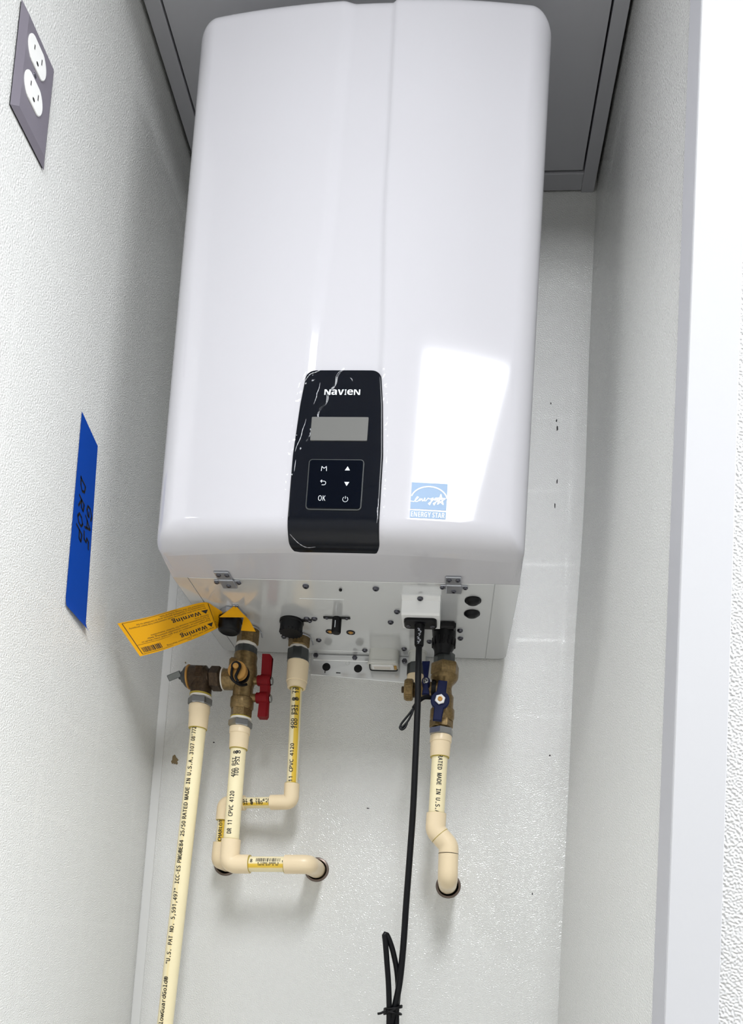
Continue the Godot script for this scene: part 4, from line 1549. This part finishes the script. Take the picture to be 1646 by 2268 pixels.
	cpvc(mb, [a, a + d * 0.22, a + d * 0.5, a + d * 1.0], 0.0111, Vector3(-0.05, 0, 1), 0.982)
	part("pipe_length", mb, M.cpvc_pipe, t)
	var dp := on_pipe(a, -d, Vector3(-0.02, 0, 1), 0.0111)
	var up_from := func(v: float) -> float:       # distance along from a, for a height on the pipe
		return (v - a.y) / -d.y
	var say := func(text: String, y0: float, y1: float, cap: float) -> void:
		var s0: float = up_from.call(y0)
		var s1: float = up_from.call(y1)
		printed(t, "pipe_print", text, func(xx, y): return dp.call(xx + s0, y), s1 - s0, cap, 0.0018)
	say.call("FlowGuardGold®", -0.586, -0.513, 0.0058)
	say.call("\"U.S. PAT NO. 5,591,497\"", -0.4945, -0.3865, 0.0062)
	say.call("ICC-ES", -0.3795, -0.3540, 0.0062)
	say.call("PMG®E84", -0.3495, -0.3170, 0.0062)
	say.call("25/50", -0.3110, -0.2895, 0.0062)
	say.call("RATED", -0.2860, -0.2625, 0.0062)
	say.call("MADE", -0.2585, -0.2405, 0.0062)
	say.call("IN", -0.2355, -0.2275, 0.0062)
	say.call("U.S.A.", -0.2230, -0.1970, 0.0062)
	say.call("3107", -0.1925, -0.1765, 0.0062)
	say.call("08'772", -0.1725, -0.1525, 0.0062)


func cold_side() -> void:
	var X := 0.1300
	var Z := 0.100
	var t := thing("isolation_valve", "brass shut-off valve with two blue handles right of the power cord", "valve", Vector3(X, -0.09, Z))
	var mb := MB.new()
	mb.box(Vector3(0.1268, -0.0055, 0.1060), Vector3(0.0330, 0.011, 0.0345), 0.003)
	mb.lathe([Vector2(0, 0), Vector2(0.0162, 0), Vector2(0.0162, 0.012), Vector2(0.0150, 0.018), Vector2(0.0150, 0.022), Vector2(0.0128, 0.0262), Vector2(0.0122, 0.034), Vector2(0, 0.034)], Vector3(0.1275, -0.0095, 0.1050), Vector3.DOWN, 36)
	for k in 14:
		var aa := TAU * k / 14
		mb.box(Vector3(0.1275 + 0.0155 * sin(aa), -0.0245, 0.1050 + 0.0155 * cos(aa)), Vector3(0.003, 0.012, 0.003), 0.0008, Basis(Vector3.UP, aa))
	part("water_adapter", mb, M.black_plastic, t)
	mb = MB.new()
	mb.lathe([Vector2(0, 0), Vector2(0.0140, 0), Vector2(0.0154, 0.0015), Vector2(0.0154, 0.0150), Vector2(0, 0.0150)], Vector3(X - 0.0005, -0.0388, Z), Vector3.DOWN, 10, true)
	part("union_nut", mb, M.dark_nut, t)
	mb = MB.new()
	mb.lathe([Vector2(0, 0), Vector2(0.0185, 0), Vector2(0.0203, 0.0020), Vector2(0.0203, 0.0160), Vector2(0.0188, 0.0180), Vector2(0, 0.0180)], Vector3(X + 0.0012, -0.0528, Z), Vector3.DOWN, 6, true, 0.2)
	part("union_hexagon", mb, M.brass, t)
	mb = MB.new()
	mb.lathe([Vector2(0.0190, 0), Vector2(0.0192, 0.003), Vector2(0.0170, 0.0070), Vector2(0.0120, 0.0125), Vector2(0.0110, 0.018), Vector2(0.0122, 0.026), Vector2(0.0146, 0.030), Vector2(0.0148, 0.0470), Vector2(0.0160, 0.0475), Vector2(0.0169, 0.0488), Vector2(0.0169, 0.0605), Vector2(0.0150, 0.0640), Vector2(0, 0.0660)], Vector3(X + 0.001, -0.0700, Z), Vector3.DOWN, 40)
	cyl(mb, 0.0118, Vector3(X, -0.0908, Z), Vector3.LEFT, 0.034)
	for k in 5:
		mb.lathe([Vector2(0.0098, 0), Vector2(0.0112, 0.0007), Vector2(0.0098, 0.0014)], Vector3(0.0965 - k * 0.0016, -0.0908, Z), Vector3.LEFT, 32)
	cyl(mb, 0.0060, Vector3(X - 0.002, -0.1155, Z), Vector3.BACK, 0.031)
	part("valve_body", mb, M.brass, t)
	mb = MB.new()
	hexnut(mb, 0.0163, Vector3(X + 0.0005, -0.1320, Z), Vector3.DOWN, 0.0120, 0.5)
	part("outlet_hexagon", mb, M.brass, t)
	# knurled drain cap on the left branch
	mb = MB.new()
	mb.lathe([Vector2(0, 0), Vector2(0.0138, 0), Vector2(0.0142, 0.0008), Vector2(0.0142, 0.0110), Vector2(0.0134, 0.0122), Vector2(0, 0.0122)], Vector3(0.0884, -0.0908, Z), Vector3.LEFT, 36)
	for k in 28:
		var aa := TAU * k / 28
		mb.box(Vector3(0.0826, -0.0908 + 0.0142 * cos(aa), Z + 0.0142 * sin(aa)), Vector3(0.0085, 0.0016, 0.0018), 0.0004, Basis(Vector3.RIGHT, aa))
	var dc := part("drain_cap", mb, M.brass, t)
	mb = MB.new()
	mb.lathe([Vector2(0.0032, 0), Vector2(0.0032, 0.0010), Vector2(0.0046, 0.0016), Vector2(0.0046, 0.0036), Vector2(0.0036, 0.0044), Vector2(0, 0.0046)], Vector3(0.0764, -0.0908, Z), Vector3.LEFT, 24)
	part("cap_button", mb, M.aged_bronze, dc)
	# tether ring and strap with its slotted end
	mb = MB.new()
	mb.lathe([Vector2(0.0112, 0), Vector2(0.0150, 0.0006), Vector2(0.0150, 0.0062), Vector2(0.0112, 0.0066)], Vector3(0.1205, -0.0908, Z), Vector3.LEFT, 36)
	var sp := spline([Vector3(0.1185, -0.1030, 0.1100), Vector3(0.1150, -0.1085, 0.1200), Vector3(0.1060, -0.1120, 0.1280), Vector3(0.0985, -0.1200, 0.1330), Vector3(0.0930, -0.1300, 0.1360)], 30)
	mb.tube(sp, 0.0028, 10)
	for s in [-1.0, 1.0]:
		mb.tube(spline([Vector3(0.0930, -0.1300, 0.1360), Vector3(0.0890 + s * 0.0022, -0.1390 + s * 0.0010, 0.1375), Vector3(0.0820 + s * 0.0040, -0.1520 + s * 0.0016, 0.1395), Vector3(0.0775, -0.1610, 0.1410)], 24), 0.0015, 10)
	mb.tube(spline([Vector3(0.0782, -0.1540, 0.1400), Vector3(0.0765, -0.1590, 0.1410), Vector3(0.0795, -0.1618, 0.1412), Vector3(0.0835, -0.1585, 0.1405), Vector3(0.0858, -0.1520, 0.1395)], 24), 0.0014, 10)
	part("cap_tether", mb, M.black_rubber, t)
	# handle on the main valve, facing out
	mb = MB.new()
	var hc := Vector3(0.1279, -0.1158, 0.1275)
	handle_arm(mb, hc, Vector3.BACK, Vector3(0.085, 1, 0).normalized(), 0.0270, -0.0285, 0.0128, 0.0117, 0.0055)
	var ha := part("handle", mb, M.blue_handle, t)
	mb = MB.new()
	hexnut(mb, 0.0072, hc + Vector3(0, 0, 0.0055), Vector3.BACK, 0.0032, 0.3)
	part("handle_nut", mb, M.white_plastic, ha)
	mb = MB.new()
	mb.lathe([Vector2(0, 0.0042), Vector2(0.0010, 0.0042), Vector2(0.0014, 0.0052), Vector2(0.0030, 0.0048), Vector2(0.0034, 0.003)], hc + Vector3(0, 0, 0.0055), Vector3.BACK, 20)
	part("handle_screw", mb, M.bright_brass, ha)
	# small lever on the drain branch
	mb = MB.new()
	var lc := Vector3(0.1068, -0.0880, 0.1230)
	handle_arm(mb, lc, Vector3.BACK, Vector3(-0.055, 1, 0).normalized(), 0.0275, -0.0190, 0.0056, 0.0106, 0.0055)
	cyl(mb, 0.0055, lc - Vector3(0, 0, 0.014), Vector3.BACK, 0.014)
	ha = part("handle", mb, M.blue_handle, t)
	mb = MB.new()
	mb.lathe([Vector2(0, 0.0006), Vector2(0.0012, 0.0008), Vector2(0.0018, 0.0017), Vector2(0.0038, 0.0012), Vector2(0.0042, 0)], lc + Vector3(0, -0.0005, 0.0055), Vector3.BACK, 20)
	part("handle_screw", mb, M.steel, ha)

	t = thing("cold_water_pipe", "cream plastic pipe below the blue-handled valve with two angled fittings", "pipe", Vector3(X, -0.25, Z))
	var P := 0.1312
	mb = MB.new()
	hexnut(mb, 0.0174, Vector3(P, -0.1445, Z), Vector3.DOWN, 0.0108, 0.1, 0.0016)
	part("steel_collar", mb, M.steel, t)
	adapter(t, Vector3(P, -0.1552, Z), 0.0300, 0.0152)
	ring(t, "glue_bead", Vector3(P, -0.1845, Z), Vector3.DOWN, 0.0131, 0.0018, M.glue)
	mb = MB.new()
	cpvc(mb, [Vector3(P, -0.182, Z), Vector3(P, -0.275, Z)], 0.0111, Vector3(-0.2, 0, 1), 0.995)
	part("pipe_length", mb, M.cpvc_pipe, t)
	var pl := on_pipe(Vector3(P, 0, Z), Vector3.DOWN, Vector3(0.12, 0, 1), 0.0111)
	printed(t, "pipe_print", "RATED MADE IN U.S.A", func(x, y): return pl.call(x + 0.1850, y), 0.0810, 0.0058, 0.0)
	var j := Vector3(P, -0.2880, Z)
	var k2 := Vector3(0.1508, -0.3085, Z)
	fitting(t, "angled_elbow", bend(Vector3(P, -0.2645, Z), j, j.lerp(k2, 0.34), 0.006), 0.0138, [[Vector3(P, -0.2645, Z), Vector3.UP, 0.0132], [j.lerp(k2, 0.34), (k2 - j).normalized(), 0.0139]])
	fitting(t, "angled_elbow", bend(j.lerp(k2, 0.36), k2, Vector3(0.1510, -0.3200, Z), 0.006), 0.0136, [])
	ring(t, "joint_line", Vector3(0.1510, -0.3190, Z), Vector3.DOWN, 0.0138, 0.0012, M.aged_bronze)
	fitting(t, "elbow", bend(Vector3(0.1510, -0.3204, Z), Vector3(0.1520, -0.3550, Z), Vector3(0.1520, -0.3510, -0.02), 0.013), 0.0137, [])
	wall_ring(Vector3(0.1530, -0.353, 0), "metal-rimmed hole in the back wall where the blue-handled valve's pipe enters")

	# short condensate stub behind the cord
	t = thing("condensate_stub", "short white drain stub with a grey nut behind the power cord", "pipe", Vector3(0.0855, -0.02, 0.020))
	mb = MB.new()
	mb.lathe([Vector2(0.0146, 0), Vector2(0.0146, 0.0014), Vector2(0.0131, 0.0018), Vector2(0.0131, 0.0200), Vector2(0, 0.0200)], Vector3(0.0858, 0, 0.0170), Vector3.DOWN, 36)
	part("drain_tube", mb, M.nylon_white, t)
	mb = MB.new()
	mb.lathe([Vector2(0, 0), Vector2(0.0125, 0), Vector2(0.0140, 0.002), Vector2(0.0140, 0.0175), Vector2(0.012, 0.0175)], Vector3(0.0850, -0.0190, 0.0190), Vector3.DOWN, 10, true)
	part("drain_nut", mb, M.dark_nut, t)
	mb = MB.new()
	mb.lathe([Vector2(0, 0), Vector2(0.0128, 0), Vector2(0.0130, 0.012), Vector2(0.0124, 0.026), Vector2(0, 0.026)], Vector3(0.0850, -0.0360, 0.0190), Vector3.DOWN, 36)
	part("drain_socket", mb, M.cpvc_fitting, t)


func middle_run() -> void:
	var X := -0.0885
	var Z := 0.060
	var t := thing("recirculation_pipe", "thin cream plastic pipe between the two valves that steps behind the hot pipe", "pipe", Vector3(X, -0.15, Z))
	var mb := MB.new()
	hexnut(mb, 0.0158, Vector3(X, 0.0, Z), Vector3.DOWN, 0.0160, 0.4)
	part("outlet_nut", mb, M.brass, t)
	mb = MB.new()
	clip(mb, Vector3(X, -0.0030, Z), 0.0180)
	part("retaining_clip", mb, M.galvanised, t)
	mb = MB.new()
	mb.lathe([Vector2(0.009, 0), Vector2(0.0126, 0.0008), Vector2(0.0140, 0.0035), Vector2(0.0146, 0.0060), Vector2(0.010, 0.0060)], Vector3(X, -0.0150, Z), Vector3.DOWN, 32)
	part("thread_tape", mb, M.teflon, t)
	mb = MB.new()
	mb.lathe([Vector2(0, 0), Vector2(0.0150, 0), Vector2(0.0166, 0.002), Vector2(0.0166, 0.0175), Vector2(0.0150, 0.0186), Vector2(0, 0.0186)], Vector3(X + 0.0005, -0.0200, Z), Vector3.DOWN, 8, true, 0.3)
	part("union_nut", mb, M.dark_nut, t)
	ring(t, "steel_washer", Vector3(X + 0.0005, -0.0380, Z), Vector3.DOWN, 0.0164, 0.0016, M.steel)
	mb = MB.new()
	mb.lathe([Vector2(0, 0), Vector2(0.0158, 0), Vector2(0.0160, 0.001), Vector2(0.0155, 0.0300), Vector2(0.0146, 0.0306), Vector2(0.0146, 0.0316), Vector2(0.0148, 0.0325), Vector2(0.0132, 0.0395), Vector2(0.0105, 0.0400), Vector2(0.0080, 0.037)], Vector3(X + 0.0010, -0.0393, Z), Vector3.DOWN, 40)
	part("threaded_adapter", mb, M.cpvc_fitting, t)
	ring(t, "glue_bead", Vector3(X + 0.0012, -0.0782, Z), Vector3.DOWN, 0.0100, 0.0018, M.glue)
	var a := Vector3(X + 0.0014, -0.076, Z)
	var b := Vector3(-0.0845, -0.2475, 0.0525)
	mb = MB.new()
	cpvc(mb, [a, a.lerp(b, 0.5), a.lerp(b, 0.9)], 0.0081, Vector3(0.55, 0, 1), 0.86)
	part("pipe_length", mb, M.cpvc_pipe, t)
	var pl := on_pipe(b, a - b, Vector3(0.02, 0, 1), 0.0081)
	printed(t, "pipe_print", "11 CPVC 4120", func(x, y): return pl.call(x + 0.0290, y), 0.0560, 0.0054, 0.001)
	printed(t, "pipe_print", "400 PSI @ 73", func(x, y): return pl.call(x + 0.1070, y), 0.0610, 0.0050, 0.0022)
	printed(t, "pipe_print", "100 PSI @ 18", func(x, y): return pl.call(x + 0.1075, y), 0.0610, 0.0050, -0.0024)
	var c := Vector3(-0.1868, -0.2520, 0.0430)
	fitting(t, "elbow", bend(Vector3(-0.0849, -0.2205, 0.0537), b, b.lerp(c, 0.30), 0.009), 0.0112, [[Vector3(-0.0849, -0.2205, 0.0537), Vector3.UP, 0.0106]])
	mb = MB.new()
	cpvc(mb, [b.lerp(c, 0.2), b.lerp(c, 0.85)], 0.0081, Vector3(0, -0.5, 1), 0.93)
	part("pipe_length", mb, M.cpvc_pipe, t)
	var hp := on_pipe(b.lerp(c, 0.735), b - c, Vector3(0, 0.05, 1), 0.0081)
	printed(t, "pipe_print", "PSI @ 73.4°F", func(x, y): return hp.call(x, y), 0.0450, 0.0042, 0.0020)
	printed(t, "pipe_print", "PSI @ 180 °F", func(x, y): return hp.call(x + 0.001, y), 0.0450, 0.0042, -0.0022)
	fitting(t, "elbow", bend(b.lerp(c, 0.70), c, Vector3(-0.1872, -0.2780, 0.043), 0.009), 0.0112, [[Vector3(-0.1872, -0.2780, 0.043), Vector3.DOWN, 0.0106]])
	var e := Vector3(-0.1890, -0.3390, 0.043)
	mb = MB.new()
	cpvc(mb, [Vector3(-0.1870, -0.270, 0.043), Vector3(-0.1880, -0.320, 0.043)], 0.0081, Vector3(0.3, 0, 1), 0.80)
	part("pipe_length", mb, M.cpvc_pipe, t)
	var sp := on_pipe(Vector3(-0.1880, -0.3105, 0.043), Vector3.UP, Vector3(0.05, 0, 1), 0.0081)
	printed(t, "pipe_print", "CHARLOT", func(x, y): return sp.call(x, y), 0.0320, 0.0052, 0.0005)
	fitting(t, "elbow", bend(Vector3(-0.1880, -0.3120, 0.043), e, Vector3(-0.1925, -0.3380, -0.02), 0.010), 0.0114, [[Vector3(-0.1880, -0.3120, 0.043), Vector3.UP, 0.0107]])
	wall_ring(Vector3(-0.1925, -0.3375, 0), "metal-rimmed hole in the back wall behind the lower hot pipe elbow")


func cord() -> void:
	var t := thing("power_cord", "black power cord hanging from the white box with a tied loop", "cord", Vector3(0.096, -0.3, 0.155))
	var mb := MB.new()
	mb.lathe([Vector2(0, 0), Vector2(0.0074, 0), Vector2(0.0068, 0.004), Vector2(0.0061, 0.0270), Vector2(0.0054, 0.0285), Vector2(0, 0.0285)], Vector3(0.0955, -0.0240, 0.1545), Vector3(0.03, -1, 0), 28)
	part("strain_relief", mb, M.black_plastic, t)
	# scraps of worn grey print on the strain relief
	mb = MB.new()
	var rl := on_pipe(Vector3(0.0958, -0.030, 0.1545), Vector3(0.03, -1, 0), Vector3(0.05, 0, 1), 0.0066, 0.0003)
	for q in [[0.001, -0.001], [0.004, 0.0012], [0.008, 0.0], [0.0125, -0.0014], [0.0155, 0.0008], [0.0185, -0.001]]:
		mb.stroke([Vector2(q[0], q[1] - 0.0012), Vector2(q[0] + 0.0012, q[1] + 0.0008), Vector2(q[0] + 0.003, q[1] - 0.0004)], 0.0015, rl)
	part("worn_print", mb, M.galvanised, t)
	mb = MB.new()
	var path := spline([Vector3(0.0962, -0.048, 0.1545), Vector3(0.0975, -0.088, 0.1540), Vector3(0.0995, -0.140, 0.1530), Vector3(0.1007, -0.202, 0.1520), Vector3(0.1017, -0.275, 0.1510), Vector3(0.1009, -0.347, 0.1500), Vector3(0.1003, -0.395, 0.1500), Vector3(0.0999, -0.453, 0.1500), Vector3(0.0978, -0.500, 0.1490), Vector3(0.0925, -0.536, 0.1470), Vector3(0.087, -0.575, 0.147), Vector3(0.084, -0.66, 0.147)], 160)
	mb.tube(path, 0.0042, 20)
	mb.tube(spline([Vector3(0.0890, -0.66, 0.150), Vector3(0.0880, -0.56, 0.150), Vector3(0.0850, -0.510, 0.152), Vector3(0.0800, -0.470, 0.154), Vector3(0.0765, -0.445, 0.155), Vector3(0.0752, -0.4385, 0.155), Vector3(0.0770, -0.4365, 0.154), Vector3(0.0815, -0.4440, 0.152), Vector3(0.0875, -0.4600, 0.150), Vector3(0.0935, -0.4840, 0.146), Vector3(0.0965, -0.5100, 0.143), Vector3(0.0960, -0.535, 0.143), Vector3(0.0975, -0.560, 0.146), Vector3(0.1010, -0.66, 0.150)], 200), 0.0036, 18)
	part("cable", mb, M.black_rubber, t)
	mb = MB.new()
	for q in [[-0.531, 0.15], [-0.536, -0.2], [-0.5335, 0.5]]:
		var ringp := []
		for k in 25:
			var a := TAU * k / 24
			ringp.append(Vector3(0.0915 + 0.0108 * cos(a), q[0] + q[1] * 0.012 * cos(a), 0.1475 + 0.0095 * sin(a)))
		mb.tube(ringp, 0.0016, 8, false)
	mb.tube(spline([Vector3(0.083, -0.534, 0.156), Vector3(0.078, -0.5375, 0.158), Vector3(0.073, -0.539, 0.158)], 8), 0.0016, 8)
	part("cord_tie", mb, M.black_plastic, t)
